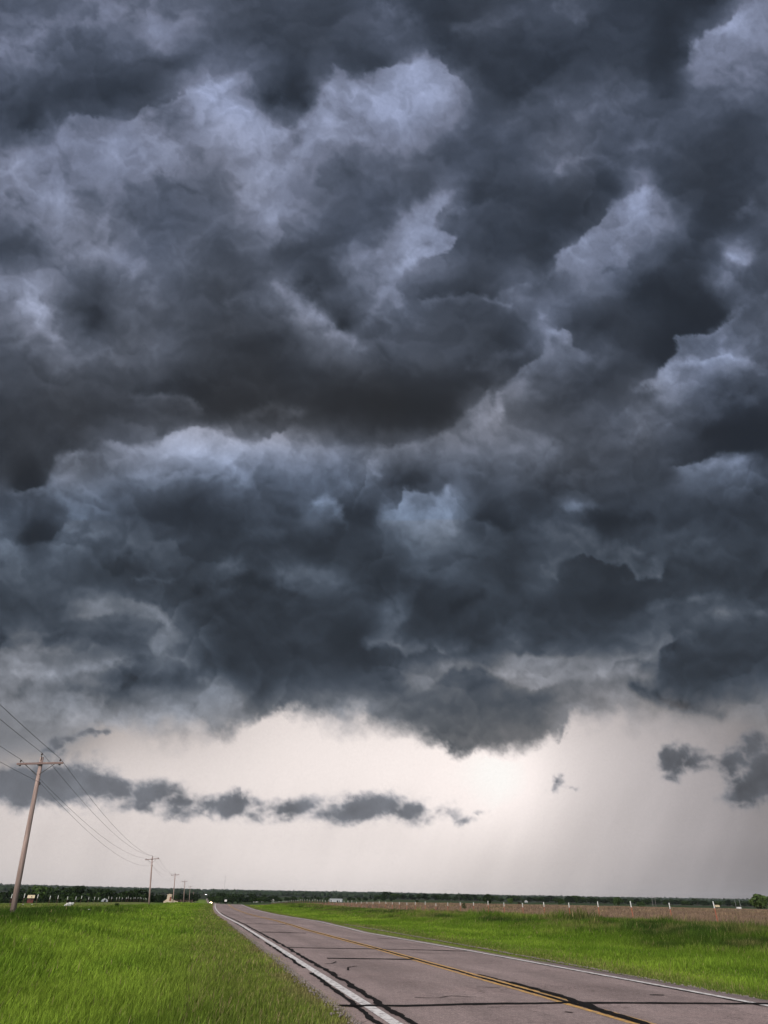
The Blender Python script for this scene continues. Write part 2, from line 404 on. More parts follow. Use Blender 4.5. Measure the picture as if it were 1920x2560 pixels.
    L = L+np.interp(y, [0, 1000, 1250, 1650, 1800], [.7, .75, 1.05, 1.1, .8])*det*np.clip((L-28)/62, .3, 1.35)*np.interp(y, [0, 1500, 1750, 2200], [1, .9, .75, .6])
    L = 67+(L-67)*1.08
    L = 42+np.log1p(np.exp((L-42)/7.))*7.
    L = np.where(L > 118, 118+(L-118)*.72, L)
    # deck bottom against the clear band
    bg = bil(BG, BGX, BGY, x, y)
    streak = fbm(x*.9+y*.35, y*.18, 70, 4, 141)*4.2+fbm(x*.35+y*.2, y, 240, 3, 145)*3.5; bg = bg+streak*sstep(1850, 2050, y)
    dx = x+fbm(x, y, 90, 6, 121, .66)*24; dy = y+fbm(x, y, 80, 6, 131, .68)*20+fbm(x, y, 260, 2, 135)*5
    D = np.array(DECK, float); S = np.array(SOFT, float)
    dist = dy-np.interp(dx, D[:,0], D[:,1]); so = np.interp(x, S[:,0], S[:,1])*(.8+1.6*SOFTN.clip(0,1)**2)
    aD = 1-sstep(-so, so*.8, dist)
    # thin scud drifting below
    f = np.zeros_like(x); qx = x+fbm(x, y, 40, 5, 151, .65)*10; qy = y+fbm(x, y, 36, 5, 161, .65)*9
    for cx, cy, rx, ry, w in SCUD:
        w = w*(1.45 if cx > 1600 or (cx < 290 and cy > 1930) else 1.06)
        f = np.maximum(f, w*np.exp(-(((qx-cx)/rx)**2+((qy-cy)/ry)**2)*.9))+.18*w*np.exp(-(((qx-cx)/rx)**2+((qy-cy)/ry)**2))
    n = fbm(x+wx, y*1.25+wy, 60, 6, 171, .62)
    n2 = fbm(x, y*1.5, 80, 4, 177, .6)
    f = f*.86+.52*np.exp(-((y-np.interp(x, [0, 300, 600, 1000], [1965, 1985, 2020, 2030]))/30)**2)*sstep(1130, 960, x)*(.6+.5*n2)
    aS = sstep(.12, 1.25, f+(n*.34+n2*.16)*sstep(.05, .45, f))
    scud = 100-16*sstep(1550, 1650, x)+fbm(x, y, 60, 4, 181)*12+34*(1-aS)
    L2 = L
    w = bil(WARM, WX, WY, x, y)+fbm(x, y, 200, 3, 191)*.07
    w = np.clip(w, 0, 1)*np.where(y > 1300, .15+.85*sstep(64, 112, L2), sstep(1300, 1150, y)*(1-.15)+.15)
    v = np.clip((L2-55)/60, 0, 1)*np.clip(1.25-y/1600, 0, 1)
    cold = np.array([.87, 1.0, 1.215])+(np.array([.93, .992, 1.175])-np.array([.87, 1.0, 1.215]))*v[:,None]
    cold = cold+(np.array([.875, 1.0, 1.17])-cold)*sstep(1050, 1450, y)[:,None]
    cold = cold+(np.array([.93, 1.0, 1.09])-cold)*sstep(1680, 1860, y)[:,None]
    warm = np.array([1.01, .995, .995])+(np.array([1.035, .985, .975])-np.array([1.01, .995, .995]))*sstep(70, 160, L2)[:,None]
    cD = L[:,None]*(cold+(warm-cold)*w[:,None])
    cB = bg[:,None]*(np.array([1.033, .988, .972])+np.array([-.01, -.002, .02])*sstep(1200, 1900, x)[:,None]+np.array([-.05, .01, .07])*(sstep(175, 120, bg)*sstep(420, 200, x)*sstep(1960, 1880, y))[:,None])
    a2 = np.clip(aS*1.04, 0, .88)*(1-aD*.5)
    c = cB*(1-aD[:,None])+cD*aD[:,None]
    cS = np.minimum(scud, L*aD+bg*(1-aD))[:,None]*np.array([.955, .995, 1.075])
    c = (c*(1-a2[:,None])+cS*a2[:,None])/255.
    return np.clip(c, .02, .995).reshape(shp+(3,))
# ---------------------------------------------------------------- sky dome
gx = np.r_[np.linspace(-9000, -400, 44)[:-1], np.linspace(-400, -30, 60)[:-1], np.linspace(-30, 1950, 660), np.linspace(1950, 2320, 60)[1:], np.linspace(2320, 11000, 44)[1:]]
gt = np.r_[np.linspace(-3200, -300, 50)[:-1], np.linspace(-300, -10, 40)[:-1], np.linspace(-10, 2290, 790), np.linspace(2290, 2420, 8)[1:]]
GX, GT = np.meshgrid(gx, gt)
GY = GT+.0195*(GX-960)*np.clip(GT/2248, 0, 1)
col = sky_rgb(GX, GY)
lin = np.where(col <= .04045, col/12.92, ((col+.055)/1.055)**2.4)/2**EV
px = (GX-960)[..., None]; py = (1280-GY)[..., None]
D = px*np.array(RGT)+py*np.array(UPV)+1706.667*np.array(FWD)
D = D/np.linalg.norm(D, axis=-1, keepdims=True)*20000
me = gridmesh('sky', D[..., 0], D[..., 1], D[..., 2]+EYE, lin)
m = bpy.data.materials.new('sky'); m.use_nodes = True; t = m.node_tree; t.nodes.clear()
o_ = t.nodes.new('ShaderNodeOutputMaterial'); e_ = t.nodes.new('ShaderNodeEmission'); a_ = t.nodes.new('ShaderNodeAttribute'); a_.attribute_name = 'tone'
tc = t.nodes.new('ShaderNodeTexCoord'); nz = t.nodes.new('ShaderNodeTexNoise'); nz.inputs['Scale'].default_value = .02; nz.inputs['Detail'].default_value = 3
mr = t.nodes.new('ShaderNodeMapRange'); mr.inputs[3].default_value = .93; mr.inputs[4].default_value = 1.07
t.links.new(tc.outputs['Object'], nz.inputs[0]); t.links.new(nz.outputs[0], mr.inputs[0]); t.links.new(mr.outputs[0], e_.inputs[1])
t.links.new(a_.outputs[0], e_.inputs[0]); t.links.new(e_.outputs[0], o_.inputs[0]); m.cycles.emission_sampling = 'NONE'
tag(link('sky', me, m), kind='structure')
# ---------------------------------------------------------------- terrain
TH = math.atan(.228); CT, ST = math.cos(TH), math.sin(TH)
def bend(s):                                   # the road drifts gently right as it recedes
    return np.interp(s, [60, 100, 140, 180, 220, 260, 320, 420, 840, 2000], [0, .12, .47, 1.07, 1.9, 2.96, 4.2, 5.8, 9.5, 15])
def sn2xy(s, n): n = n+bend(s); return n*CT-s*ST, s*CT+n*ST
def xy2sn(x, y): s = y*CT-x*ST; return s, x*CT+y*ST-bend(s)
NL, NY, NR = 3.10, 6.83, 10.58
def prof(s):
    return np.interp(s, [-100,30,55,90,115,160,205,240,290,420,540,770,950,1200,1500,2000,3000,4200,5200,6200,9500],
                        [0,0,-.06,-.35,-.5,-.62,-.54,-.48,-1.1,-2.6,-3.1,-4.6,-5.6,-4,0,3.6,8,12,22,38,38])
def terr(s, n):
    s = np.asarray(s, float); n = np.asarray(n, float); x, y = sn2xy(s, n); d = np.hypot(x, y)
    far = np.interp(d, [1400,2000,3000,4200,5200,6200,9500], [0,3.6,8,12,22,38,38])
    zp = prof(s)
    cl = np.interp(-n, [-2.6,-1,3,7,10,19,60], [-.04,-.1,-.28,.12,.5,.55,.5])
    cl = cl*np.interp(s, [100, 230], [1, .25])
    zl = zp+cl-.0085*np.clip(s-80, 0, 250)*np.clip((-n-19)/60, 0, 1)-.035*np.clip(s-330, 0, 170)*np.clip((-n-12)/30, 0, 1)*np.clip((1500-s)/600, 0, 1)*np.clip((-n)/60,0,1)
    cr = np.interp(n, [11,12,15,19,24,28,33,60], [-.05,-.14,-.3,-.22,.1,.3,.5,.5])
    k = np.clip((n-33)/60, 0, 1); zr = (zp+cr)*(1-k)+k*np.interp(s, [0,430,540,700,1000,1500], [.45,.4,-1.6,-1.2,1.3,1.5])
    z = np.where(n < 6, zl, zr)
    z = np.where((n >= 2.6) & (n < 11), zp-.06-.2*np.clip((s-15)/35, 0, 1)*np.clip((n-3)/7.5, 0, 1)*np.clip((70-s)/20, 0, 1), z)
    w = np.clip((d-1300)/500, 0, 1); z = z*(1-w)+w*(far+fbm(x, y, 900, 3, 220)*np.clip((d-1500)/2000, 0, 1)*2.2)
    near = np.clip((400-d)/200, 0, 1)*((n < 1) | (n > 12.5))
    return z+near*(fbm(x, y, 9, 3, 230)*.05+fbm(x, y, 30, 2, 233)*.05)
def road_z(s, n):
    return prof(s)-.2*np.clip((s-15)/35, 0, 1)*np.clip((n-3)/7.5, 0, 1)*np.clip((70-s)/20, 0, 1)
def zat(x, y):
    s, n = xy2sn(x, y); return float(terr(np.array([s]), np.array([n]))[0])
def gcolor(s, n):
    """turf colour (linear) by kind of growth"""
    s = np.asarray(s, float); n = np.asarray(n, float)
    f1 = fbm(s/2.6, n, 2.2, 4, 240); f2 = fbm(s/1.5, n, 7, 3, 250); f3 = fbm(s, n, 1.1, 3, 260)
    lime = np.array([.185, .270, .034]); mid = np.array([.105, .180, .020]); dark = np.array([.036, .068, .014]); olive = np.array([.130, .150, .040]); dry = np.array([.30, .215, .13])
    brown = np.array([.19, .135, .100]); pale = np.array([.16, .20, .055])
    def mx(a, b, t): return a+(b-a)*np.clip(t, 0, 1)[..., None]
    f4 = fbm(s/3.5, n+.12*s, 3.4, 4, 244, .6); t = np.clip(.44+.26*np.exp(-((n+3.2)/2.4)**2)+.36*f1+.34*f2+.42*f4, 0, 1)**1.2
    c = mx(np.broadcast_to(mid, s.shape+(3,)), lime, t)
    # left side
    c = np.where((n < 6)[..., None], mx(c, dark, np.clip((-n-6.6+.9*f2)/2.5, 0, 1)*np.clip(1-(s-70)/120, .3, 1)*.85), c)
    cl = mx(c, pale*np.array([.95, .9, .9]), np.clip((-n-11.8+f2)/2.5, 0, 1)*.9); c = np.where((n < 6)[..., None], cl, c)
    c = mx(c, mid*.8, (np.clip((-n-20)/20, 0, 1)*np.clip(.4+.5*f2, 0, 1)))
    c = mx(c, olive, np.clip((n+1.2+.8*f2)/2.8, 0, 1)*(n < 6)*.6)
    c = mx(c, dry*.7, np.clip((n-2.0+.4*f3)/.5, 0, 1)*(n < 6)*.55)
    # right side
    c = mx(c, olive, np.clip((14.2-n+f1*.5)/1.8, 0, 1)*(n > 6)*.8)
    c = mx(c, dark, np.clip((n-20.5+2.2*f2)/3, 0, 1)*np.clip(.6+.6*f1, 0, 1)*(n > 6))
    c = mx(c, np.array([.17, .155, .06]), np.clip((n-19.5)/4, 0, 1)*np.clip(.12+.8*f3+.6*f4, 0, .9)*(n > 6))
    c = mx(c, brown, np.clip((n-30.5+1.3*f2)/2, 0, 1))
    c = mx(c, dry, np.clip((n-30.5)/2, 0, 1)*np.clip(.1+.55*f1+.3*f3, 0, .8))
    c = mx(c, pale*.8, np.clip((n-40)/30, 0, 1)*np.clip(-.15+.6*f2, 0, .7))
    c = mx(c, np.array([.035, .06, .02]), np.clip((s-460)/60, 0, 1)*(n > 12))
    c = mx(c, np.array([.020, .030, .014]), np.clip((np.hypot(s, n)-1150)/150, 0, 1))
    return np.clip(c, .004, 1)
sa = np.r_[np.linspace(-90, 8, 34)[:-1], np.arange(8, 120, .6), np.arange(120, 420, 2), np.arange(420, 1500, 12), np.linspace(1500, 9000, 60)]
na = np.r_[np.linspace(-9000, -220, 44)[:-1], np.linspace(-220, -50, 40)[:-1], np.arange(-50, 2.2, .6), [2.2, 2.6, 2.61, 3.4, 5, 7, 9, 10.3, 10.99, 11, 11.5], np.arange(12, 60, .6), np.linspace(60, 220, 40), np.linspace(225, 9000, 44)]
# extra rows behind so the sheet reaches every horizon
sa = np.r_[np.linspace(-9000, -100, 20), sa]
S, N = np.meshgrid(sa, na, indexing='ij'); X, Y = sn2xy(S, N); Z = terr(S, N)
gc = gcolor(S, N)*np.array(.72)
gmat = bpy.data.materials.new('ground'); gmat.use_nodes = True; t = gmat.node_tree; b = t.nodes['Principled BSDF']; b.inputs['Roughness'].default_value = .95; b.inputs['Specular IOR Level'].default_value = .1
a_ = t.nodes.new('ShaderNodeAttribute'); a_.attribute_name = 'tone'; tc = t.nodes.new('ShaderNodeTexCoord')
nz = t.nodes.new('ShaderNodeTexNoise'); nz.inputs['Scale'].default_value = 2.2; nz.inputs['Detail'].default_value = 8; nz.inputs['Roughness'].default_value = .7
mr = t.nodes.new('ShaderNodeMapRange'); mr.inputs[1].default_value = .3; mr.inputs[2].default_value = .7; mr.inputs[3].default_value = .55; mr.inputs[4].default_value = 1.35
vm = t.nodes.new('ShaderNodeVectorMath'); vm.operation = 'SCALE'
t.links.new(tc.outputs['Object'], nz.inputs[0]); t.links.new(nz.outputs[0], mr.inputs[0]); t.links.new(a_.outputs[0], vm.inputs[0]); t.links.new(mr.outputs[0], vm.inputs['Scale']); t.links.new(vm.outputs[0], b.inputs['Base Color'])
tag(link('ground', gridmesh('ground', X, Y, Z, gc), gmat), kind='structure')
# ---------------------------------------------------------------- road
rmat = bpy.data.materials.new('asphalt'); rmat.use_nodes = True; t = rmat.node_tree; b = t.nodes['Principled BSDF']; b.inputs['Roughness'].default_value = .85; b.inputs['Specular IOR Level'].default_value = .25
def nd(k, **kw):
    q = t.nodes.new('ShaderNode'+k)
    for a, v in kw.items(): setattr(q, a, v)
    return q
def ramp(src, stops):
    r = nd('ValToRGB'); e = r.color_ramp.elements
    e[0].position = stops[0][0]; e[0].color = (*stops[0][1], 1); e[1].position = stops[-1][0]; e[1].color = (*stops[-1][1], 1)
    for p_, c_ in stops[1:-1]: q = e.new(p_); q.color = (*c_, 1)
    t.links.new(src, r.inputs[0]); return r.outputs[0]
def noise(vec, scale, det=4, ro=.6):
    q = nd('TexNoise'); q.inputs['Scale'].default_value = scale; q.inputs['Detail'].default_value = det; q.inputs['Roughness'].default_value = ro; t.links.new(vec, q.inputs[0]); return q.outputs[0]
def mul(a, b_):
    q = nd('Mix', data_type='RGBA', blend_type='MULTIPLY'); q.inputs[0].default_value = 1; t.links.new(a, q.inputs[6]); t.links.new(b_, q.inputs[7]); return q.outputs[2]
tc = nd('TexCoord'); mp = nd('Mapping'); mp.inputs['Rotation'].default_value = (0, 0, -TH); t.links.new(tc.outputs['Object'], mp.inputs[0])  # x = across, y = along
mp2 = nd('Mapping'); mp2.inputs['Scale'].default_value = (1, .12, 1); t.links.new(mp.outputs[0], mp2.inputs[0])
g = lambda v: (v, v*.985, v*.985)
base = ramp(noise(mp.outputs[0], .35, 5), [(.3, (.172, .148, .141)), (.7, (.235, .203, .194))])
speck = ramp(noise(mp.outputs[0], 55, 2, .8), [(.32, g(.45)), (.5, g(1.)), (.68, g(1.55))])
sp2 = mul(ramp(noise(mp.outputs[0], 14, 3, .8), [(.3, g(.75)), (.7, g(1.25))]), ramp(noise(mp.outputs[0], 3.7, 5, .8), [(.3, g(.84)), (.7, g(1.16))]))
strk = ramp(noise(mp2.outputs[0], 1.3, 5, .6), [(.3, g(.86)), (.7, g(1.13))])
sx = nd('SeparateXYZ'); t.links.new(mp.outputs[0], sx.inputs[0])
mr = nd('MapRange'); mr.inputs[1].default_value = NL; mr.inputs[2].default_value = NR; t.links.new(sx.outputs[0], mr.inputs[0])
trk = ramp(mr.outputs[0], [(0, g(.92)), (.1, g(1.08)), (.22, g(.9)), (.38, g(1.06)), (.5, g(.9)), (.62, g(1.06)), (.78, g(.9)), (.9, g(1.06)), (1, g(.95))])
vr = nd('TexVoronoi', feature='DISTANCE_TO_EDGE'); vr.inputs['Scale'].default_value = .55
wn_ = nd('TexNoise'); wn_.inputs['Scale'].default_value = 1.7; wn_.inputs['Detail'].default_value = 6; t.links.new(mp.outputs[0], wn_.inputs[0])
va = nd('VectorMath', operation='SCALE'); va.inputs['Scale'].default_value = 1.6; t.links.new(wn_.outputs[1], va.inputs[0])
vb = nd('VectorMath', operation='ADD'); t.links.new(mp.outputs[0], vb.inputs[0]); t.links.new(va.outputs[0], vb.inputs[1]); t.links.new(vb.outputs[0], vr.inputs['Vector'])
crk = ramp(vr.outputs['Distance'], [(0, g(.42)), (.006, g(.6)), (.014, g(1.))])
msk = ramp(noise(mp.outputs[0], .45, 3), [(.5, g(0.)), (.6, g(1.))])
cm = nd('Mix', data_type='RGBA'); cm.inputs[6].default_value = (1, 1, 1, 1); t.links.new(msk, cm.inputs[0]); t.links.new(crk, cm.inputs[7])
stain = ramp(noise(mp2.outputs[0], .8, 6, .7), [(.3, g(.72)), (.42, g(1.))])
pits = ramp(noise(mp.outputs[0], 3.1, 6, .75), [(.26, g(.35)), (.31, g(1.))])
c_ = mul(mul(mul(mul(mul(base, speck), sp2), mul(strk, trk)), pits), mul(cm.outputs[2], stain))
t.links.new(c_, b.inputs['Base Color'])
bp = nd('Bump'); bp.inputs['Strength'].default_value = .4; bp.inputs['Distance'].default_value = .01; t.links.new(noise(mp.outputs[0], 60, 3), bp.inputs['Height']); t.links.new(bp.outputs[0], b.inputs['Normal'])
sr = np.r_[np.arange(-90, 6, 4.), np.arange(6, 60, .35), np.arange(60, 420, 2.), np.arange(420, 3000, 20.)]
jl = fbm(sr, sr*0, 1.6, 4, 300)*.09; jr = fbm(sr, sr*0, 1.6, 4, 310)*.07
cols = []
for n_, dz in [(2.52, -.12), (2.56, -.004), (NL, 0), (5, .012), (NY, .02), (8.8, .012), (NR, 0), (11.14, -.004), (11.18, -.12)]:
    nn = n_+(jl if n_ < 3 else jr if n_ > 11 else 0); x, y = sn2xy(sr, nn+0*sr); cols.append((x, y, road_z(sr, np.clip(nn, 3, 10.5)+0*sr)+dz))
RX = np.array([c[0] for c in cols]).T; RY = np.array([c[1] for c in cols]).T; RZ = np.array([c[2] for c in cols]).T
tag(link('road', gridmesh('road', RX, RY, RZ), rmat), kind='structure')
def crown(n): return np.interp(n, [2.56, NL, 5, NY, 8.8, NR, 11.14], [-.004, 0, .012, .02, .012, 0, -.004])
def strip(name, path, width, lift, material, seed=0, rag=.25, step=None):
    """a ragged ribbon on the road along (s, n) points"""
    P = np.array(path, float); L = np.r_[0, np.cumsum(np.hypot(*np.diff(P, axis=0).T))]
    if step is None: q = np.arange(0, L[-1], max(.06, width*.5))
    else: q = step(L[-1])
    q = np.r_[q, L[-1]]
    s = np.interp(q, L, P[:, 0]); n = np.interp(q, L, P[:, 1]); ds = np.gradient(s); dn = np.gradient(n); l = np.hypot(ds, dn)+1e-9
    w = width*.5*(1+rag*fbm(q, q*0+seed*3.1, .35, 3, 320+seed)); w2 = width*.5*(1+rag*fbm(q, q*0+seed*3.1+9, .35, 3, 330+seed))
    wob = fbm(q, q*0+seed*7.7, .7, 5, 340+seed, .65)*min(width, .16)*.5*rag*1.1
    out = []
    for sgn, ww in ((-1, w), (1, w2)):
        S_ = s-dn/l*sgn*(ww)-dn/l*wob; N_ = n+ds/l*sgn*(ww)+ds/l*wob; x, y = sn2xy(S_, N_); out.append((x, y, road_z(S_, N_)+crown(N_)+lift))
    A = np.array(out)
    return gridmesh(name, A[:, 0], A[:, 1], A[:, 2], smooth=False)
def join(name, meshes):
    V = []; I = []; T = []; k = 0
    for m_ in meshes:
        v = np.empty(len(m_.vertices)*3, np.float32); m_.vertices.foreach_get('co', v); li = np.empty(len(m_.loops), np.int32); m_.loops.foreach_get('vertex_index', li)
        V.append(v.reshape(-1, 3)); I.append(li+k); T.append(np.full(len(m_.polygons), 4)); k += len(m_.vertices); bpy.data.meshes.remove(m_)
    return npmesh(name, np.concatenate(V), np.concatenate(I), np.concatenate(T))
def wear(name, base, dirt, scale=9, lo=.34, hi=.42):
    """paint worn through to asphalt in small chips"""
    m = bpy.data.materials.new(name); m.use_nodes = True; t = m.node_tree; b = t.nodes['Principled BSDF']; b.inputs['Roughness'].default_value = .7
    tc = t.nodes.new('ShaderNodeTexCoord'); n1 = t.nodes.new('ShaderNodeTexNoise'); n1.inputs['Scale'].default_value = scale; n1.inputs['Detail'].default_value = 8; n1.inputs['Roughness'].default_value = .75
    r = t.nodes.new('ShaderNodeValToRGB'); e = r.color_ramp.elements; e[0].position = lo; e[0].color = (*dirt, 1); e[1].position = hi; e[1].color = (*[c*.88 for c in base], 1); q = e.new(.62); q.color = (*base, 1)
    t.links.new(tc.outputs['Object'], n1.inputs[0]); t.links.new(n1.outputs[0], r.inputs[0]); t.links.new(r.outputs[0], b.inputs['Base Color']); return m
white = wear('white road paint', (.60, .58, .57), (.2, .18, .18), 7, .40, .50); yellow = wear('yellow road paint', (.52, .29, .075), (.2, .15, .1), 8, .41, .52)
tar = mat('tar', (.010, .009, .009), .9, .4, 8, spec=.08)
st = lambda L: np.r_[np.arange(0, 60, .25), np.arange(60, 430, 2.), np.arange(430, L, 20.)] if L > 430 else np.arange(0, L, .25)
gaps = [(-60, 3.12), (3000, 3.12)]
link_m = [strip('m', [(-60, NL), (2500, NL)], .19, .004, white, 1, .06, st), strip('m', [(-60, NR), (2500, NR)], .17, .004, white, 2, .06, st)]
tag(link('edge_line', join('edge_line', link_m), white), kind='structure')
link_m = [strip('m', [(-60, NY-.13), (2500, NY-.13)], .12, .004, yellow, 3, .08, st), strip('m', [(-60, NY+.15), (2500, NY+.15)], .12, .004, yellow, 4, .08, st)]
tag(link('centre_line', join('centre_line', link_m), yellow), kind='structure')
T = []
def tr(path, w, k, rag=.5):
    path = [(s_, n_-.01) for s_, n_ in path]; T.append(strip('m', path, w, .008+.0004*(k % 7), tar, k, rag))
tr([(5, 3.34), (12.1, 3.34), (14, 3.36), (18.6, 3.44), (24.4, 3.45), (32, 3.46), (45, 3.42), (70, 3.43), (120, 3.40)], .13, 1, .55)
tr([(5, 2.86), (12.2, 2.86), (14.4, 2.9), (15.7, 2.93), (17.6, 2.95), (20.0, 2.97)], .10, 2, .6); tr([(21.3, 2.97), (24.4, 2.98), (25.7, 2.94), (33, 2.92)], .09, 3, .7)
tr([(36, 2.95), (60, 2.93)], .07, 4, .8)
tr([(5, NY+.01), (16, NY+.01), (60, NY+.01), (200, NY+.01)], .09, 5, .5)
tr([(17.6, 7.16), (16.3, 7.18), (14.9, 7.1), (13.9, 7.02), (13.2, 6.9), (11, 6.86)], .20, 6, .35); tr([(19.5, 7.08), (17.6, 7.13)], .07, 7, .6)
tr([(8, NR-.17), (20, NR-.16), (60, NR-.17), (110, NR-.16)], .055, 8, .7)
tr([(14.15, 2.62), (13.97, 3.64), (14.0, 5.71), (13.96, 6.93), (13.74, 10.1), (13.7, 11.0)], .20, 9, .3)
tr([(24.62, 4.1), (24.45, 5.09), (24.34, 6.8)], .28, 10, .5)
tr([(29.65, 3.5), (29.4, 6.11), (29.46, 10.3)], .24, 11, .4); tr([(43.26, 3.54), (43.5, 4.59), (43.31, 6.0)], .4, 12, .4)
tr([(58, 3.5), (58.3, 6.6)], .4, 13, .5); tr([(39.9, 9.2), (40.1, 10.3)], .28, 14, .9); tr([(77, 3.5), (77.4, 10.4)], .5, 15, .5); tr([(99, 3.5), (99, 8)], .7, 16, .6)
tr([(15.1, 9.15), (15.0, 9.42)], .10, 17, .9); tr([(22.5, 3.7), (22.7, 3.95), (23.3, 4.15)], .05, 18, .8); tr([(20.6, 4.0), (21.4, 4.12), (21.8, 4.5)], .04, 19, .8)
tr([(15.0, 4.2), (14.9, 4.6), (15.2, 5.0), (14.8, 5.5)], .035, 20, .9); tr([(16.6, 6.0), (16.5, 6.5)], .03, 21, .9); tr([(13.6, 5.1), (13.55, 6.0)], .03, 22, .9)
tr([(14.15, 2.5), (14.1, 2.75), (13.9, 2.95)], .16, 23, .6); tr([(27.5, 7.6), (27.6, 8.6)], .03, 24, .9); tr([(12.9, 6.2), (12.8, 6.3)], .05, 25, .6)
tag(link('tar_seal', join('tar_seal', T), tar), kind='structure')
# ---------------------------------------------------------------- grass
def leafmat(name, trans=.35):
    m = bpy.data.materials.new(name); m.use_nodes = True; t = m.node_tree; t.nodes.clear()
    o = t.nodes.new('ShaderNodeOutputMaterial'); d = t.nodes.new('ShaderNodeBsdfDiffuse'); tl = t.nodes.new('ShaderNodeBsdfTranslucent'); mx = t.nodes.new('ShaderNodeMixShader'); a = t.nodes.new('ShaderNodeAttribute'); a.attribute_name = 'tone'
    mx.inputs[0].default_value = trans; t.links.new(a.outputs[0], d.inputs[0]); t.links.new(a.outputs[0], tl.inputs[0]); t.links.new(d.outputs[0], mx.inputs[1]); t.links.new(tl.outputs[0], mx.inputs[2]); t.links.new(mx.outputs[0], o.inputs[0]); return m
leaf = leafmat('grass blades')
rng = np.random.RandomState(3)
def blades(name, regions, mt, clump=False):
    V = []; F = []; Tn = []; K = []; base = 0
    for (s0, s1, n0, n1, cnt, hgt, wid, fn) in regions:
        s = rng.uniform(s0, s1, cnt); n = rng.uniform(n0, n1, cnt)
        if clump: dd = fbm(s/1.3, n, 1.1, 3, 290); kk = rng.rand(cnt) < np.clip(.65+.6*dd, .12, 1); s = s[kk]; n = n[kk]
        if fn: keep = rng.rand(len(s)) < fn(s, n); s = s[keep]; n = n[keep]
        m_ = len(s); x, y = sn2xy(s, n); z = terr(s, n)
        cl = fbm(s/1.8, n, 1.4, 3, 270); cl2 = fbm(s/1.6, n, 4.5, 3, 275)
        h = hgt(s, n)*np.clip(1+.28*cl+.25*cl2, .35, 2)*rng.uniform(.6, 1.35, m_); w = wid*rng.uniform(.6, 1.5, m_)
        a = rng.uniform(0, np.pi, m_); la = rng.uniform(0, 2*np.pi, m_); le = h*rng.uniform(.08, .5, m_)
        wx, wy = np.cos(a)*w/2, np.sin(a)*w/2; lx, ly = np.cos(la)*le+.12*h, np.sin(la)*le-.04*h
        c = gcolor(s, n)*(1+.16*cl[:, None])*rng.uniform(.55, 1.5, (m_, 1)); dryb = rng.rand(m_) < np.clip(.02+.10*(n > 0)*(n < 15), 0, 1); c[dryb] = np.array([.30, .25, .12])*rng.uniform(.6, 1.1, (dryb.sum(), 1))
        p = np.stack([x, y, z-.02], 1); e = np.stack([wx, wy, 0*wx], 1)
        mid = p+np.stack([lx*.35, ly*.35, h*.6], 1); tip = p+np.stack([lx, ly, h], 1)
        v = np.stack([p-e, p+e, mid-e*.8, mid+e*.8, tip], 1)
        i = base+np.arange(m_)[:, None]*5
        f = np.concatenate([i+np.array([0, 1, 3, 2]), i+np.array([2, 3, 4])], 1)
        V.append(v.reshape(-1, 3)); F.append(f.ravel()); Tn.append(np.tile([4, 3], m_)); base += m_*5
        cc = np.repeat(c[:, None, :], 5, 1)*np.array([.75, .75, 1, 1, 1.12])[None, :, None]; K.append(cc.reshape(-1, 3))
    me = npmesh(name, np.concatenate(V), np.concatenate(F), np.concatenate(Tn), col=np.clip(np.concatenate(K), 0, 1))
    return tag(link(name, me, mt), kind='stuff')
def hl(s, n): return np.interp(-n, [-3, -1.8, 0, 4, 8, 9.5, 12, 18, 40], [.05, .11, .19, .25, .25, .32, .22, .14, .12])
def hr(s, n): return np.interp(n, [11, 12.4, 14, 20, 23, 26, 30, 33, 60], [.04, .08, .14, .19, .32, .42, .32, .22, .26])
tri = lambda s, n: (n > -.62*s-6)           # part of the verge the viewpoint can reach
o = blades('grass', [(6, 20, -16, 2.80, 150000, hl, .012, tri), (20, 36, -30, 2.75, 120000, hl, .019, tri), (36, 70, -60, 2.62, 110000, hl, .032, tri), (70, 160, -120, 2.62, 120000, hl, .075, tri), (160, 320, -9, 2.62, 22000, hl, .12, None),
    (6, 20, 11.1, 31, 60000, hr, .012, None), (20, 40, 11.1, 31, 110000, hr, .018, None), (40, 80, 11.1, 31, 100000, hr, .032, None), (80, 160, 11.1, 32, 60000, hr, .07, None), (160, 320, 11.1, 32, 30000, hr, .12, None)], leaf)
tag(o, 'bright green roadside grass on both verges of the road', 'grass')
# loose stones along the broken pavement edges
rg = np.random.RandomState(17); ico = bmesh.new(); bmesh.ops.create_icosphere(ico, subdivisions=1, radius=1); iv = np.array([v.co[:] for v in ico.verts]); fi = np.array([[v.index for v in f.verts] for f in ico.faces]); ico.free()
ns = 4500; ss = rg.uniform(7, 60, ns)**1.0; nn = np.where(rg.rand(ns) < .6, 2.58-np.abs(rg.normal(0, .10, ns)), 11.16+np.abs(rg.normal(0, .16, ns))); x, y = sn2xy(ss, nn); z = terr(ss, nn)
rr = rg.uniform(.008, .024, ns); v = iv[None]*(rr[:, None, None]*rg.uniform(.6, 1.3, (ns, 1, 3)))*(1+rg.uniform(-.2, .2, (ns, len(iv), 1)))+np.stack([x, y, z+rr*.5+.04], 1)[:, None]
me = npmesh('gravel', v.reshape(-1, 3), (fi[None]+np.arange(ns)[:, None, None]*len(iv)).ravel(), np.full(ns*len(fi), 3))
tag(link('gravel', me, mat('gravel', (.20, .17, .155), .9, .4, 3)), 'loose gravel along the broken pavement edges', 'gravel', kind='stuff')
wd = leafmat('weeds')
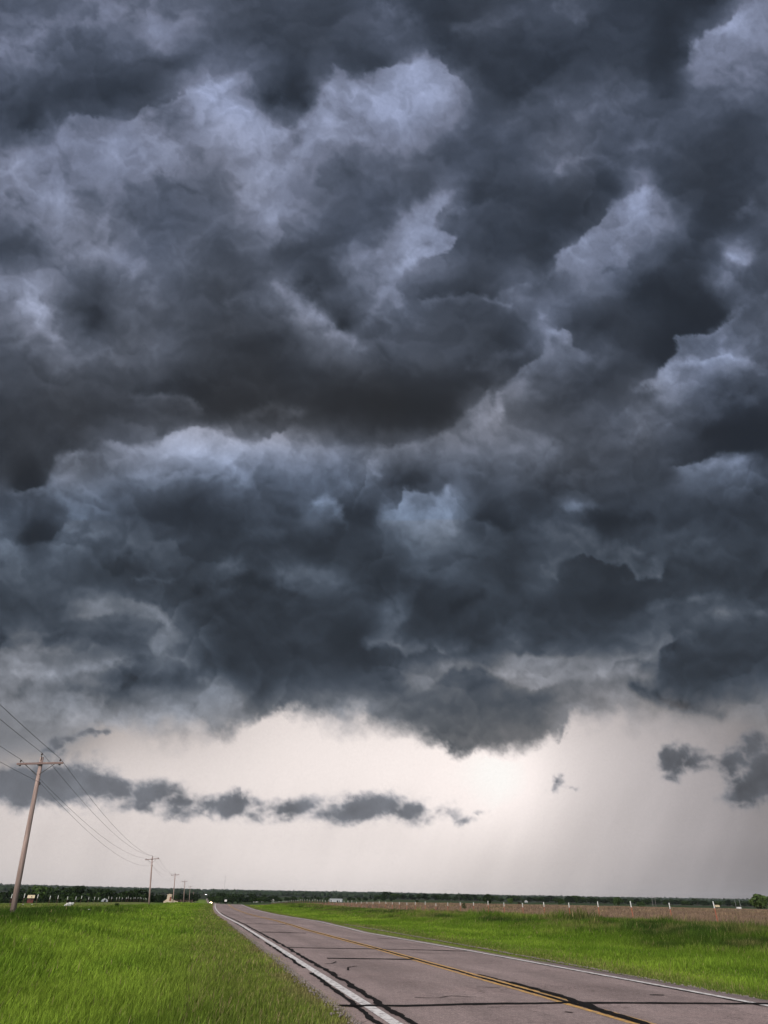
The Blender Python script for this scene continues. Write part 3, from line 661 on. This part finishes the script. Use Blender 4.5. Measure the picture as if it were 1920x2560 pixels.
o = blades('weeds', [(8, 40, 21, 33, 45000, lambda s, n: np.interp(n, [21, 25, 30, 33], [.25, .5, .55, .3])*np.clip(.75+.6*fbm(s, n, 2.6, 3, 295), .25, 1.6), .022, None), (40, 110, 21, 33, 60000, lambda s, n: np.interp(n, [21, 25, 30, 33], [.25, .5, .55, .3])*np.clip(.75+.6*fbm(s, n, 3.2, 3, 296), .25, 1.6), .05, None),
    (6, 60, -13, -8.0, 20000, lambda s, n: .40*np.clip(.6+.7*fbm(s, n, 2.4, 3, 297), .1, 1.5), .022, tri), (60, 170, -11.5, -6, 9000, lambda s, n: .32*np.clip(.6+.7*fbm(s, n, 3, 3, 298), .1, 1.5), .07, None)], wd, True)
tag(o, 'dark tall tufted weeds along the banks beside the fences and poles', 'weeds')
def hd(s, n): return np.interp(n, [31, 34, 60], [.30, .36, .32])*np.clip(.85+.5*fbm(s, n, 5, 3, 299), .3, 1.7)
o = blades('dry_grass', [(6, 60, 30.5, 70, 70000, hd, .03, None), (60, 140, 30.5, 110, 70000, hd, .07, None), (140, 330, 31, 200, 60000, hd, .16, None)], leaf)
tag(o, 'dry brown pasture grass beyond the right fence', 'grass')
# ---------------------------------------------------------------- utility poles and wires
wood = mat('weathered pole wood', (.36, .27, .245), .9, 0, 3, (.21, .15, .135), stretch=(6, 6, .35), bump=.4)
wood2 = mat('crossarm wood', (.24, .17, .155), .9, 0, 4, (.15, .10, .095), stretch=(.5, 6, 6))
iron = mat('dark iron', (.03, .028, .028), .6); ceram = mat('brown porcelain', (.06, .035, .03), .3)
PO = [(-20.77, 45.43, .45, -21.33, 9.05), (-44.57, 154.86, -.33, -45.45, 8.27), (-67.89, 263.02, -.62, -68.53, 7.98), (-92.46, 377.72, -.67, -93.27, 7.93), (-124.16, 522.33, -1.47, -124.85, 7.13), (-173.76, 746.95, -4.05, -174.52, 4.55), (-212.61, 926.1, -5.35, -213.46, 3.25)]
PO = [(6.0, -58, .4, 6.0, 9.0)]+PO
def make_pole():
    r = empty('utility_pole')
    MB().tube([(0, 0, -.4), (0, 0, 3), (0, 0, 6), (0, 0, 8.62)], [.165, .15, .13, .105], 14).build('shaft', wood, r, True)
    MB().box((0, -.15, 8.22), (2.75, .09, .115), bev=.01).build('crossarm', wood2, r)
    for sx in (-1, 1):
        MB().box((sx*.47, -.17, 7.86), (1.02, .012, .035), ry=-sx*R(37)).build('brace', iron, r)
        b = MB().tube([(sx*1.17, -.15, 8.1), (sx*1.17, -.15, 8.38)], .014, 6).box((sx*1.17, -.15, 8.12), (.1, .12, .07)).build('pin', iron, r)
        MB().tube([(sx*1.17, -.15, 8.34), (sx*1.17, -.15, 8.37), (sx*1.17, -.15, 8.42), (sx*1.17, -.15, 8.45)], [.03, .062, .05, .03], 10).build('insulator', ceram, r)
    MB().box((0, -.13, 8.55), (.04, .02, .34)).tube([(0, -.13, 8.6), (0, -.13, 8.76)], .014, 6).build('pin', iron, r)
    MB().tube([(0, -.13, 8.72), (0, -.13, 8.75), (0, -.13, 8.80), (0, -.13, 8.83)], [.03, .062, .05, .03], 10).build('insulator', ceram, r)
    MB().box((0, -.13, 8.2), (.3, .05, .2), bev=.01).build('clamp', iron, r)
    MB().box((.11, -.02, 7.02), (.16, .06, .05)).tube([(.17, -.02, 6.97), (.17, -.02, 7.12)], .035, 8).build('bracket', iron, r)
    return r
LAB = ['leaning bare wood utility pole out of view behind', 'tallest and nearest leaning utility pole with one crossarm', 'second nearest utility pole, standing on the verge left of centre', 'third utility pole, just right of the stone gateway', 'fourth utility pole, first one right of the pipe gate', 'fifth utility pole, its crossarm level with the tree line', 'sixth utility pole, short and half hidden by the road crest', 'farthest and shortest utility pole beside the road crest']
poles = []; proto = make_pole()
for k, (x, y, z, tx, tz) in enumerate(PO):
    o = None if k == 0 else proto if k == 1 else copy_tree(proto)
    dirv = Vector((tx-x, 0, tz-z)).normalized(); nx, ny = PO[min(k+1, len(PO)-1)][:2] if k < len(PO)-1 else (x, y); px_, py_ = PO[max(k-1, 0)][:2]
    hd_ = math.atan2(-(nx-px_), ny-py_)
    q = Vector((0, 0, 1)).rotation_difference(dirv).to_matrix().to_4x4() @ Matrix.Rotation(hd_*.6, 4, 'Z')
    poles.append(Matrix.Translation((x, y, z)) @ q)
    if o: o.matrix_world = poles[-1]; tag(o, LAB[k], 'utility pole', 'utility poles along the left verge')
PROTO_HIDE = poles[0]
cable = mat('cable', (.05, .048, .05), .6)
def wire(name, loc, label, sag=1.25, r0=.011):
    mb = MB()
    for A, B in zip(poles, poles[1:]):
        a = A @ Vector(loc); b = B @ Vector(loc); pts = []
        span = (b-a).length; sg = sag*(span/112)**2 if span < 150 else sag*1.6
        n_ = 28
        for i in range(n_+1):
            u_ = i/n_; p_ = a.lerp(b, u_); p_.z -= 4*sg*u_*(1-u_); pts.append(p_)
        mb.tube(pts, [r0]*len(pts), 5)
    o = mb.build(name, cable); return tag(o, label, 'power line', 'power lines strung between the utility poles')
wire('power_line', (-1.17, -.15, 8.47), 'overhead wire on the left end of the crossarms'); wire('power_line', (0, -.13, 8.85), 'overhead wire on the pole-top pins', 1.3); wire('power_line', (1.17, -.15, 8.47), 'overhead wire on the right end of the crossarms', 1.3)
wire('power_line', (.17, -.05, 7.1), 'lower neutral wire bracketed to the pole shafts below the braces', 1.5, .009)
# ---------------------------------------------------------------- fences
rust = mat('rusty red post', (.42, .13, .08), .8, .4, 20); wtip = mat('white post tip', (.52, .54, .53), .6); dkpost = mat('dark brown post', (.09, .05, .04), .8, .4, 20); galv = mat('fence wire', (.16, .13, .12), .6)
def t_post(parent, x, y, z, h, tipf, m1, lean):
    dv = Vector((lean, 0, 1)).normalized()
    mb = MB(); mb.box((0, 0, h/2-.1), (.05, .012, h+.2)); mb.box((0, .024, h/2-.1), (.012, .04, h+.2))
    for i in range(7): mb.box((0, -.012, .25+i*.14), (.02, .014, .03))
    o = mb.build('post', m1, parent); o.location = (x, y, z); o.rotation_euler = Vector((0, 0, 1)).rotation_difference(dv).to_euler()
    tl = h*tipf; t2 = MB().box((0, .002, h-tl/2+.006), (.062, .022, tl)); t2.box((0, .026, h-tl/2+.006), (.024, .05, tl)).build('white_tip', wtip, o)
def fence(name, label, spots, h, tipf, m1, leanf):
    r = empty(name, (spots[0][0], spots[0][1], 0), label=label, cat='fence'); ox, oy = spots[0][:2]
    tops = []
    for k, (x, y) in enumerate(spots):
        z = zat(x, y); hh = h*(1+.05*math.sin(k*2.3)+.03*math.sin(k*5.1)); le = leanf(y)+.012*math.sin(k*3.7)
        t_post(r, x-ox, y-oy, z, hh, tipf, m1, le); tops.append((x-ox, y-oy, z, le))
    for zz in (.3, .58, .86, 1.1):
        mb = MB(); mb.tube([(x+l_*zz, y-.02, z+zz) for x, y, z, l_ in tops], .0035, 4); mb.build('wire', galv, r)
    return r
fence('wire_fence', 'wire fence on white-tipped red posts along the brown field right of the road', [(21.96-.228*(Y_-51)+.12*math.sin(Y_*9), Y_) for Y_ in [41.0]+[51+4.97*k for k in range(62)]], 1.33, .3, rust, lambda y: -.055*max(0, 1-(y-50)/60))
fence('wire_fence', 'wire fence on white-tipped dark posts along the green meadow left of the road', [(-37.72-.2126*(Y_-81)+.15*math.sin(Y_*7), Y_) for Y_ in [67.8, 74.4]+[81+6.6*k for k in range(30)]], 1.27, .32, dkpost, lambda y: .02*max(0, 1-(y-80)/80))
# ---------------------------------------------------------------- trees
bark = mat('bark', (.08, .06, .05), .95, .4, 6)
leafm = leafmat('foliage', .2)
def tree_mesh(name, h, w, seed, tone, n=520, trunk=.25):
    rg = np.random.RandomState(seed); ncl = 15
    cz = rg.uniform(.28, .95, ncl)*h; rad = np.sin(np.clip((cz/h-.08)/.92, 0, 1)*np.pi)**.6*w*.36; an = rg.uniform(0, 2*np.pi, ncl); q = rg.uniform(.2, 1, ncl)
    cx, cy = np.cos(an)*rad*q, np.sin(an)*rad*q; cr = rg.uniform(.13, .26, ncl)*w
    k = rg.randint(0, ncl, n); d = rg.normal(size=(n, 3)); d /= np.linalg.norm(d, axis=1)[:, None]; rr = rg.uniform(.5, 1.12, n)**.6
    P = np.stack([cx[k], cy[k], cz[k]], 1)+d*(cr[k]*rr)[:, None]*np.array([1, 1, .8]); P[:, 2] = np.clip(P[:, 2], h*.06, h*1.02)
    sz = w*rg.uniform(.035, .085, n); a = rg.normal(size=(n, 3)); a /= np.linalg.norm(a, axis=1)[:, None]; b = np.cross(a, rg.normal(size=(n, 3))); b /= np.linalg.norm(b, axis=1)[:, None]
    V = np.stack([P-a*sz[:, None], P-b*sz[:, None]*.7, P+a*sz[:, None], P+b*sz[:, None]*.7], 1).reshape(-1, 3)
    tn = np.array(tone)[None]*(rg.uniform(.65, 1.35, ncl)[k]*rg.uniform(.8, 1.2, n))[:, None]
    me = npmesh(name, V, np.arange(4*n), np.full(n, 4), col=np.repeat(tn, 4, 0)); return me
def make_tree(h, w, seed, tone, n=520):
    r = empty('tree'); link('crown', tree_mesh('crown', h, w, seed, tone, n), leafm, r)
    mb = MB().tube([(0, 0, -.5), (0, 0, h*.35), (.1, 0, h*.62)], [.035*h, .026*h, .012*h], 7)
    for s_ in range(4):
        a = s_*1.7+seed; mb.tube([(0, 0, h*(.25+.07*s_)), (math.cos(a)*w*.25, math.sin(a)*w*.25, h*(.5+.08*s_))], [.014*h, .006*h], 5)
    mb.build('trunk', bark, r); return r
G0 = (.020, .034, .013); G1 = (.027, .046, .014); G2 = (.045, .076, .022); G3 = (.013, .022, .011)
protos = [make_tree(9, 9, 1, G0), make_tree(8, 10, 2, G1), make_tree(10, 9, 3, G3), make_tree(7.5, 9, 4, G2), make_tree(9, 11, 5, G0)]
used = [False]*len(protos)
def put_tree(k, x, y, ztop, label, group, z=None, sx=1):
    if used[k]: o = copy_tree(protos[k])
    else: o = protos[k]; used[k] = True
    z = zat(x, y) if z is None else z; h = [9, 8, 10, 7.5, 9][k]; s_ = max(.35, (ztop-z)/h)
    o.location = (x, y, z); o.scale = (s_*sx, s_*sx, s_); o.rotation_euler = (0, 0, random.uniform(0, 6.28)); tag(o, label, 'tree', group); return o
def azx(pxl, Y): return (pxl-960)/1966.*Y
KIND = ['dark green tree', 'mid green tree', 'blackish tree', 'pale green tree', 'broad dark tree']
ORD = ['nearest', 'second', 'third', 'fourth', 'fifth', 'sixth', 'seventh', 'eighth', 'ninth', 'tenth', 'eleventh', 'twelfth']
MARK = [(-999, 'picture edge'), (76, 'dark red shed'), (169, 'white bag'), (261, 'hoop shed'), (372, 'second utility pole'), (425, 'stone gateway'), (474, 'fifth utility pole'),
    (564, 'white road sign'), (648, 'long farmhouse'), (681, 'gabled white house'), (760, 'wood gap'), (840, 'pale metal barn'), (950, 'barn woods'), (1042, 'small mid-field tree'), (1148, 'nearest thin pole'),
    (1220, 'dark round bush'), (1315, 'white cottage'), (1411, 'lone thin pole'), (1545, 'green rounded tree'), (1633, 'thin pole pair'), (1720, 'rightmost fence post'), (1798, 'pale trailer'), (1847, 'white tank')]
MARK = [m_ for m_ in MARK if m_[1] not in ('wood gap', 'barn woods')]
seen = {}
def tree_row(wood, row, pxs, kinds):
    """label every tree of a row by kind, row and the landmark it stands right of"""
    for pxl, fn in sorted(zip(pxs, kinds), key=lambda a: a[0]):
        k, x, y, zt, sx = fn; mk = [m_ for m_ in MARK if m_[0] <= pxl][-1][1]; key = (wood, row, mk, k); c = seen.get(key, 0); seen[key] = c+1
        put_tree(k, x, y, zt, '%s, %s row of %s wood, %s right of the %s' % (KIND[k], row, wood, ORD[min(c, 11)], mk), 'dark trees of the %s wood edge' % wood, sx=sx)
for row, (D0, dt) in zip(('front', 'middle', 'back'), [(440, -.6), (475, 0), (520, .8)]):      # left wood edge
    A = []; B_ = []
    for i in range(30):
        pxl = -60+i*16.6+random.uniform(-6, 6)+(D0-440)*.07; Y_ = D0+random.uniform(-12, 12); k = random.choices(range(5), [3, 3, 3, 1.1, 3])[0]
        zt = np.interp(pxl, [0, 100, 150, 300, 400, 480], [1.2, 2.2, 2.8, 1.9, 1.6, 1.4])*Y_/450+random.choice([-1.6, -.9, -.3, .3, .8, 1.5])+random.uniform(-.4, .4)+dt*.6
        A.append(pxl); B_.append((k, azx(pxl, Y_), Y_, zt, 1.1))
    tree_row('left', row, A, B_)
for row, (D0, dt) in zip(('front', 'middle', 'back'), [(660, -.6), (700, 0), (760, .4)]):      # behind the crest
    A = []; B_ = []
    for i in range(32):
        pxl = 440+i*17.8+random.uniform(-6, 6)+(D0-660)*.08; Y_ = D0+random.uniform(-15, 15)+max(0, pxl-700)*.6; k = random.choices(range(5), [3, 3, 3, .7, 3])[0]
        if 508 < pxl < 546: continue
        zt = np.interp(pxl, [430, 560, 640, 800, 1000], [3.4, 3.2, 2.6, 2.4, 2.4])*Y_/800+random.uniform(-1.2, .8)+dt
        A.append(pxl); B_.append((k, azx(pxl, Y_), Y_, zt, 1.25))
    tree_row('central', row, A, B_)
for row, (D0, dt) in zip(('front', 'back'), [(1050, -.3), (1120, .8)]):
    A = []; B_ = []
    for i in range(48):
        pxl = 960+i*20.5+random.uniform(-7, 7)+(D0-1050)*.1; Y_ = D0+random.uniform(-25, 25); k = random.choices(range(5), [3, 3, 3, .3, 3])[0]
        A.append(pxl); B_.append((k, azx(pxl, Y_), Y_, 7.2+random.choice([-1.5, -.6, 0, .6, 1.3, 2.4])+dt, 1.9))
    tree_row('right', row, A, B_)
def lone(x, y, h, w, seed, tone, label, n=700, name='tree', cat='tree'):
    z = zat(x, y); r = make_tree(h, w, seed, tone, n); r.name = name; r.location = (x, y, z); return tag(r, label, cat)
lone(206, 420, 6.4, 11.5, 31, (.065, .10, .03), 'broad pale green tree at the right edge of the picture', 1500)
lone(214, 440, 5.6, 9, 33, (.05, .085, .025), 'smaller green tree half behind the broad tree at the right edge', 900)
lone(61, 430, 4.4, 5.6, 34, (.022, .036, .014), 'very dark round bush-like tree alone in the right field', 1200)
lone(76.7, 450, 3.0, 3.4, 35, (.06, .10, .03), 'small light green tree right of the dark round one'); lone(30.8, 600, 2.8, 4.2, 36, (.028, .045, .016), 'small dark tree near the middle of the field edge')
lone(153.6, 500, 5.2, 6.5, 37, (.045, .08, .025), 'green rounded tree between the second and third fence posts from the right'); lone(185.3, 550, 3.6, 8, 38, (.05, .08, .03), 'low wide green tree left of the rightmost fence post')
lone(113, 480, 3.2, 5.0, 39, (.035, .06, .02), 'low green tree beyond the middle of the right fence')
lone(-36, 110, .55, 1.1, 41, (.02, .035, .012), 'small dark shrub in the left meadow in front of the fence', 260, 'shrub', 'shrub'); lone(17.0, 152, 1.1, 1.3, 42, (.04, .06, .02), 'little green shrub in the brown field near its middle', 260, 'shrub', 'shrub')
lone(60, 330, 1.0, 2.0, 43, (.03, .03, .02), 'low dark shrub on the brown field horizon', 200, 'shrub', 'shrub')
# far wood as one mass
def far_wood(name, label, r0, r1, cnt, tone, seed, h):
    rg = np.random.RandomState(seed); V = []; F = []; K = []
    ico = bmesh.new(); bmesh.ops.create_icosphere(ico, subdivisions=1, radius=1); iv = np.array([v.co[:] for v in ico.verts]); fi = np.array([[v.index for v in f.verts] for f in ico.faces]); ico.free()
    az = rg.uniform(-.62, .62, cnt); d = rg.uniform(r0, r1, cnt); x = d*np.sin(az); y = d*np.cos(az); s, n = xy2sn(x, y); z = terr(s, n)
    keep = np.abs(n-6.8) > 12+0*n; x, y, z = x[keep], y[keep], z[keep]; m_ = len(x)
    sc_ = np.stack([rg.uniform(.55, 1.3, m_)*h, rg.uniform(.55, 1.3, m_)*h, rg.uniform(.5, 1.05, m_)*h*np.where(rg.rand(m_) < .06, 1.35, 1)], 1)
    v = iv[None]*sc_[:, None]*(1+rg.uniform(-.32, .32, (m_, len(iv), 1)))+np.stack([x, y, z+h*.3], 1)[:, None]
    f = fi[None]+np.arange(m_)[:, None, None]*len(iv)
    c = np.array(tone)[None, None]*rg.uniform(.6, 1.4, (m_, 1, 1))*np.ones((1, len(iv), 1))
    me = npmesh(name, v.reshape(-1, 3), f.ravel(), np.full(m_*len(fi), 3), col=c.reshape(-1, 3)); return tag(link(name, me, leafm), label, 'wood', kind='stuff')
far_wood('distant_wood', 'dark band of distant woodland behind the tree lines', 2300, 3600, 9000, (.022, .034, .018), 7, 9)
far_wood('distant_wood', 'hazy wooded ridge along the whole horizon', 5000, 6300, 12000, (.028, .040, .024), 8, 10)
# ---------------------------------------------------------------- small things in the distance
cream = mat('cream masonry', (.50, .42, .33), .9, .25, 6); redp = mat('red brown board', (.20, .06, .045), .8, .2, 4); pale = mat('pale sheet metal', (.30, .32, .34), .5, .15, 2); wht = mat('white paint', (.50, .50, .49), .6, .1, 4)
roofb = mat('beige roof', (.50, .42, .28), .8, .2, 5); dkr = mat('dark red siding', (.11, .03, .025), .8, .2, 4); gl = mat('dark window', (.02, .025, .03), .2); brn = mat('brown pipe', (.14, .09, .07), .7, .2, 6)
# farm shed
def house(name, loc, w, d, h, rh, mw, mr_, label, cat, rz=0, over=.25, door=True, wins=2):
    r = empty(name, loc, rz, label=label, cat=cat)
    MB().box((0, 0, h/2-.5), (w, d, h+1)).build('wall', mw, r)
    MB().prism([(-w/2-over, h-.02), (w/2+over, h-.02), (w/2+over, h+.1), (0, h+rh), (-w/2-over, h+.1)], -d/2-over, d/2+over).build('roof', mr_, r) if d > w else \
        MB().prism([(-d/2-over, h-.02), (d/2+over, h-.02), (d/2+over, h+.1), (0, h+rh), (-d/2-over, h+.1)], -w/2-over, w/2+over).build('roof', mr_, r).__setattr__('rotation_euler', (0, 0, R(90)))
    if door: MB().box((w*.12, -d/2-.03, .95), (w*.13, .06, 1.9)).build('door', gl, r)
    for i in range(wins): MB().box((-w*.36+i*w*.66, -d/2-.03, h*.55), (w*.12, .06, h*.3)).build('window', gl, r)
    return r
def zb(x, y, d=0): return zat(x, y)+d
house('farm_shed', (-166.7, 380, -1.9), 2.6, 2.4, 1.1, 1.3, dkr, roofb, 'small dark red shed with a beige roof before the left trees', 'shed', R(20), .3)
r = empty('hoop_shed', (-137.9, 400, -1.9), R(25), label='small grey arched hoop shed at the left meadow edge', cat='shed')
MB().prism([(-1.5*math.cos(a), 1.35*math.sin(a)) for a in np.linspace(0, math.pi, 14)], -1.8, 1.8).build('cover', pale, r); MB().box((0, -1.83, .5), (.8, .05, 1)).build('door', gl, r)
house('farm_house', (-119.2, 800, -2.9), 10.6, 6, 1.9, 1.6, wht, wht, 'long low white farmhouse just right of the road crest', 'house', 0, .3, True, 3)
house('farm_house', (-105.8, 800, -2.6), 4.4, 5, 1.7, 1.5, wht, wht, 'small gabled white house between the farmhouse and the tank', 'house', 0, .2)
r = empty('storage_tank', (-101.0, 800, -2.2), label='round white storage tank right of the gabled white house', cat='tank'); MB().tube([(0, 0, 0), (0, 0, 1.8), (0, 0, 2.15), (0, 0, 2.3)], [1.1, 1.1, .7, .1], 14).build('shell', wht, r); MB().tube([(0, 0, 2.28), (0, 0, 2.5)], .15, 8).build('hatch', pale, r)
house('metal_barn', (-35.9, 700, -1.9), 11.2, 8, 2.6, .7, pale, pale, 'long pale metal barn standing alone before the central wood edge', 'barn', 0, .1, True, 2)
house('cottage', (190.6, 1000, zb(190.6, 1000, 0)-.4), 3.4, 4, 1.9, 1.2, pale, wht, 'tiny white cottage before the far wood edge', 'house')
# stone entrance
r = empty('stone_gateway', (-69.8, 265, zat(-69.8, 265)-.1), R(8), label='cream stone entrance pillar with red board and low curved wings', cat='gateway')
MB().box((0, 0, 1.2), (1.45, .9, 2.6), bev=.05).build('pillar', cream, r); MB().box((0, 0, 2.56), (1.7, 1.1, .16), bev=.03).box((.1, 0, 2.7), (.9, .8, .18), bev=.04).build('cap', cream, r)
MB().box((.42, -.49, 1.35), (.5, .06, 1.2)).build('sign_board', redp, r)
mb = MB()
for i in range(12): a = i/11; mb.box((.8+a*2.1, -.5*math.sin(a*1.5), .35+.35*(1-a)**2), (.24, .4, .7+.7*(1-a)**2))
mb.build('wing_wall', cream, r); mb = MB()
for i in range(7): a = i/6; mb.box((-.8-a*.8, -.2*a, .3+.3*(1-a)), (.2, .4, .6+.6*(1-a)))
mb.build('wing_wall', cream, r)
r = empty('pipe_gate', (-74.5, 300, zat(-74.5, 300)), R(10), label='brown pipe gate between the third and fourth utility poles', cat='gate')
mb = MB()
for zz in (.35, .65, .95, 1.2): mb.tube([(-4.2, 0, zz), (4.2, 0, zz)], .04, 6)
mb.build('rail', brn, r)
for xx in (-4.3, -.05, 4.3): MB().tube([(xx, 0, -.2), (xx, 0, 1.4)], .08, 7).build('post', brn, r)
# signs, vehicles
r = empty('road_sign', (-65.1, 340, zat(-65.1, 340)), label='small white rectangular sign on a post beyond the road crest', cat='sign'); MB().tube([(0, .04, -.2), (0, .04, 2.1)], .035, 6).build('post', iron, r); MB().box((0, 0, 1.75), (1.05, .03, .75), bev=.01).build('panel', wht, r)
lampm = mat('headlight', (.9, .9, .8), .2, emit=(1, .78, .42), estr=45); body = mat('dark car paint', (.05, .06, .08), .3); tyre = mat('tyre rubber', (.02, .02, .02), .9)
def car(x, y, z, label, estr):
    r = empty('car', (x, y, z), TH+.0, label=label, cat='car', group='oncoming cars with headlights on')
    MB().prism([(-.9, .35), (.9, .35), (.92, .8), (.85, .95), (-.85, .95), (-.92, .8)], -2.2, 2.2).build('body', body, r)
    mb = MB(); A = [(-.8, -1.1, .95), (.8, -1.1, .95), (.8, 1.7, .95), (-.8, 1.7, .95)]; B = [(-.62, -.4, 1.42), (.62, -.4, 1.42), (.62, 1.1, 1.42), (-.62, 1.1, 1.42)]
    a = [mb.bm.verts.new(p) for p in A]; b = [mb.bm.verts.new(p) for p in B]; mb.bm.faces.new(b)
    for i in range(4): mb.bm.faces.new((a[i], a[(i+1) % 4], b[(i+1) % 4], b[i]))
    mb.build('cabin', gl, r)
    for sx in (-1, 1):
        for yy in (-1.4, 1.35): MB().tube([(sx*.72, yy, .33), (sx*.94, yy, .33)], .33, 12).build('wheel', tyre, r)
        MB().tube([(sx*.62, -2.16, .68), (sx*.62, -2.24, .68)], [.19, .17], 10).build('headlight', estr, r)
    MB().box((0, -2.22, .55), (.8, .04, .2)).build('grille', tyre, r)
l2 = mat('far headlight', (.9, .9, .9), .2, emit=(.95, .95, 1), estr=30)
xc, yc = sn2xy(840., 4.9); car(float(xc), float(yc), float(road_z(840., 4.9)), 'nearer oncoming car just beyond the road crest with warm yellow headlights', lampm)
xc, yc = sn2xy(2050., 4.9); car(float(xc), float(yc), float(road_z(2050., 4.9))+.02, 'farther oncoming car, a white point of light above the crest', l2)
r = empty('radio_mast', (-1015, 5200, 20), label='thin faint radio mast on the horizon right of the road', cat='mast'); mb = MB()
for i in range(3): a = i*2.09; mb.tube([(math.cos(a)*.9, math.sin(a)*.9, 0), (math.cos(a)*.9, math.sin(a)*.9, 106)], .22, 4)
for i in range(30): z_ = i*3.5; mb.tube([(.9, 0, z_), (-.45, .78, z_+1.7), (-.45, -.78, z_+3.5), (.9, 0, z_+3.5)], .12, 3)
mb.build('lattice', iron, r)
r = empty('water_trough', (184.6, 400, zat(184.6, 400)), label='white water tank under two thin masts in the right field', cat='tank')
MB().tube([(0, 0, 0), (0, 0, .75), (0, 0, .8)], [1.25, 1.2, 1.1], 14).build('tank', wht, r)
for xx in (-1.1, 1.2): MB().tube([(xx, .5, 0), (xx, .5, 4.1)], .06, 5).build('mast', pale, r)
r = empty('stock_trailer', (173.5, 400, zat(173.5, 400)), R(10), label='small pale trailer standing left of the white tank in the right field', cat='trailer')
MB().box((0, 0, 1.05), (2.2, 1.5, 1.0), bev=.12).build('box', roofb, r)
for sx in (-.5, .5): MB().tube([(sx, -.85, .32), (sx, -.65, .32)], .32, 10).build('wheel', tyre, r)
MB().tube([(1.1, 0, .5), (1.9, 0, .4)], .05, 6).build('hitch', iron, r)
# crumpled white bag
rg = np.random.RandomState(9); bm = bmesh.new(); bmesh.ops.create_icosphere(bm, subdivisions=3, radius=.3)
for v in bm.verts: n_ = v.co.normalized(); k_ = 1+.35*math.sin(n_.x*7+2)*math.sin(n_.y*6)+rg.uniform(-.14, .14); v.co = Vector((n_.x*.48*k_, n_.y*.3*k_, max(-.03, n_.z*.2*k_+.14+.12*n_.x)))
me = bpy.data.meshes.new('plastic_bag'); bm.to_mesh(me); bm.free(); o = link('plastic_bag', me, wht); o.location = (-38.9, 100, zat(-38.9, 100)+.16); tag(o, 'crumpled white plastic bag caught in the left meadow grass by the fence', 'bag')
# slim distant poles
stl = mat('grey pole', (.16, .15, .15), .8)
for x, y, h_, lb in [(176.1, 500, 6.2, 'pair-left thin grey pole behind the right fence, before the wood'), (178.0, 500, 5.6, 'pair-right thin grey pole behind the right fence, before the wood'), (167.5, 700, 8, 'lone thin grey pole left of the pair'), (94.8, 900, 8, 'thin grey pole nearest the dark round bush'), (165.9, 900, 9, 'thin grey pole beside the tiny white cottage')]:
    r = empty('slim_pole', (x, y, zat(x, y)), label=lb, cat='pole', group='thin grey poles across the right field'); MB().tube([(0, 0, -.3), (0, 0, h_)], [.13, .08], 6).build('shaft', stl, r); MB().box((0, 0, h_-.4), (1.3, .09, .1)).build('crossarm', stl, r)
# wildflowers
for i, (x, y, c_, lb) in enumerate([(-29.5, 66, 'w', 'white wildflower head in the grass right of the nearest pole'), (-27.9, 64, 'w', 'second white wildflower right of the nearest pole'), (-25.9, 53, 'o', 'small orange wildflower low in the left verge'), (-22.5, 62, 'w', 'white wildflower in the middle of the left bank')]):
    mm = wht if c_ == 'w' else mat('orange petals', (.6, .15, .03), .7); r = empty('wildflower', (x, y, zat(x, y)), label=lb, cat='flower')
    MB().tube([(0, 0, 0), (.03, 0, .38)], .006, 5).build('stem', mat('stem', (.08, .14, .03)), r); mb = MB()
    for k in range(7): a = k*.9; mb.box((.03+.04*math.cos(a), .04*math.sin(a), .39), (.07, .035, .02), rz=a, ry=-.3)
    mb.build('petals', mm, r)
# ---------------------------------------------------------------- haze
HZ = 9500; bm = bmesh.new(); bmesh.ops.create_cube(bm, size=1)
for v in bm.verts: v.co = Vector((v.co.x*2*HZ, v.co.y*2*HZ, -9 if v.co.z < 0 else 132))
me = bpy.data.meshes.new('haze'); bm.to_mesh(me); bm.free()
hm = bpy.data.materials.new('haze'); hm.use_nodes = True; t = hm.node_tree; t.nodes.clear(); o_ = t.nodes.new('ShaderNodeOutputMaterial'); v_ = t.nodes.new('ShaderNodeVolumePrincipled')
v_.inputs['Color'].default_value = (.8, .88, 1, 1); v_.inputs['Density'].default_value = 2.2e-5; t.links.new(v_.outputs[0], o_.inputs['Volume'])
tag(link('haze', me, hm), kind='stuff')
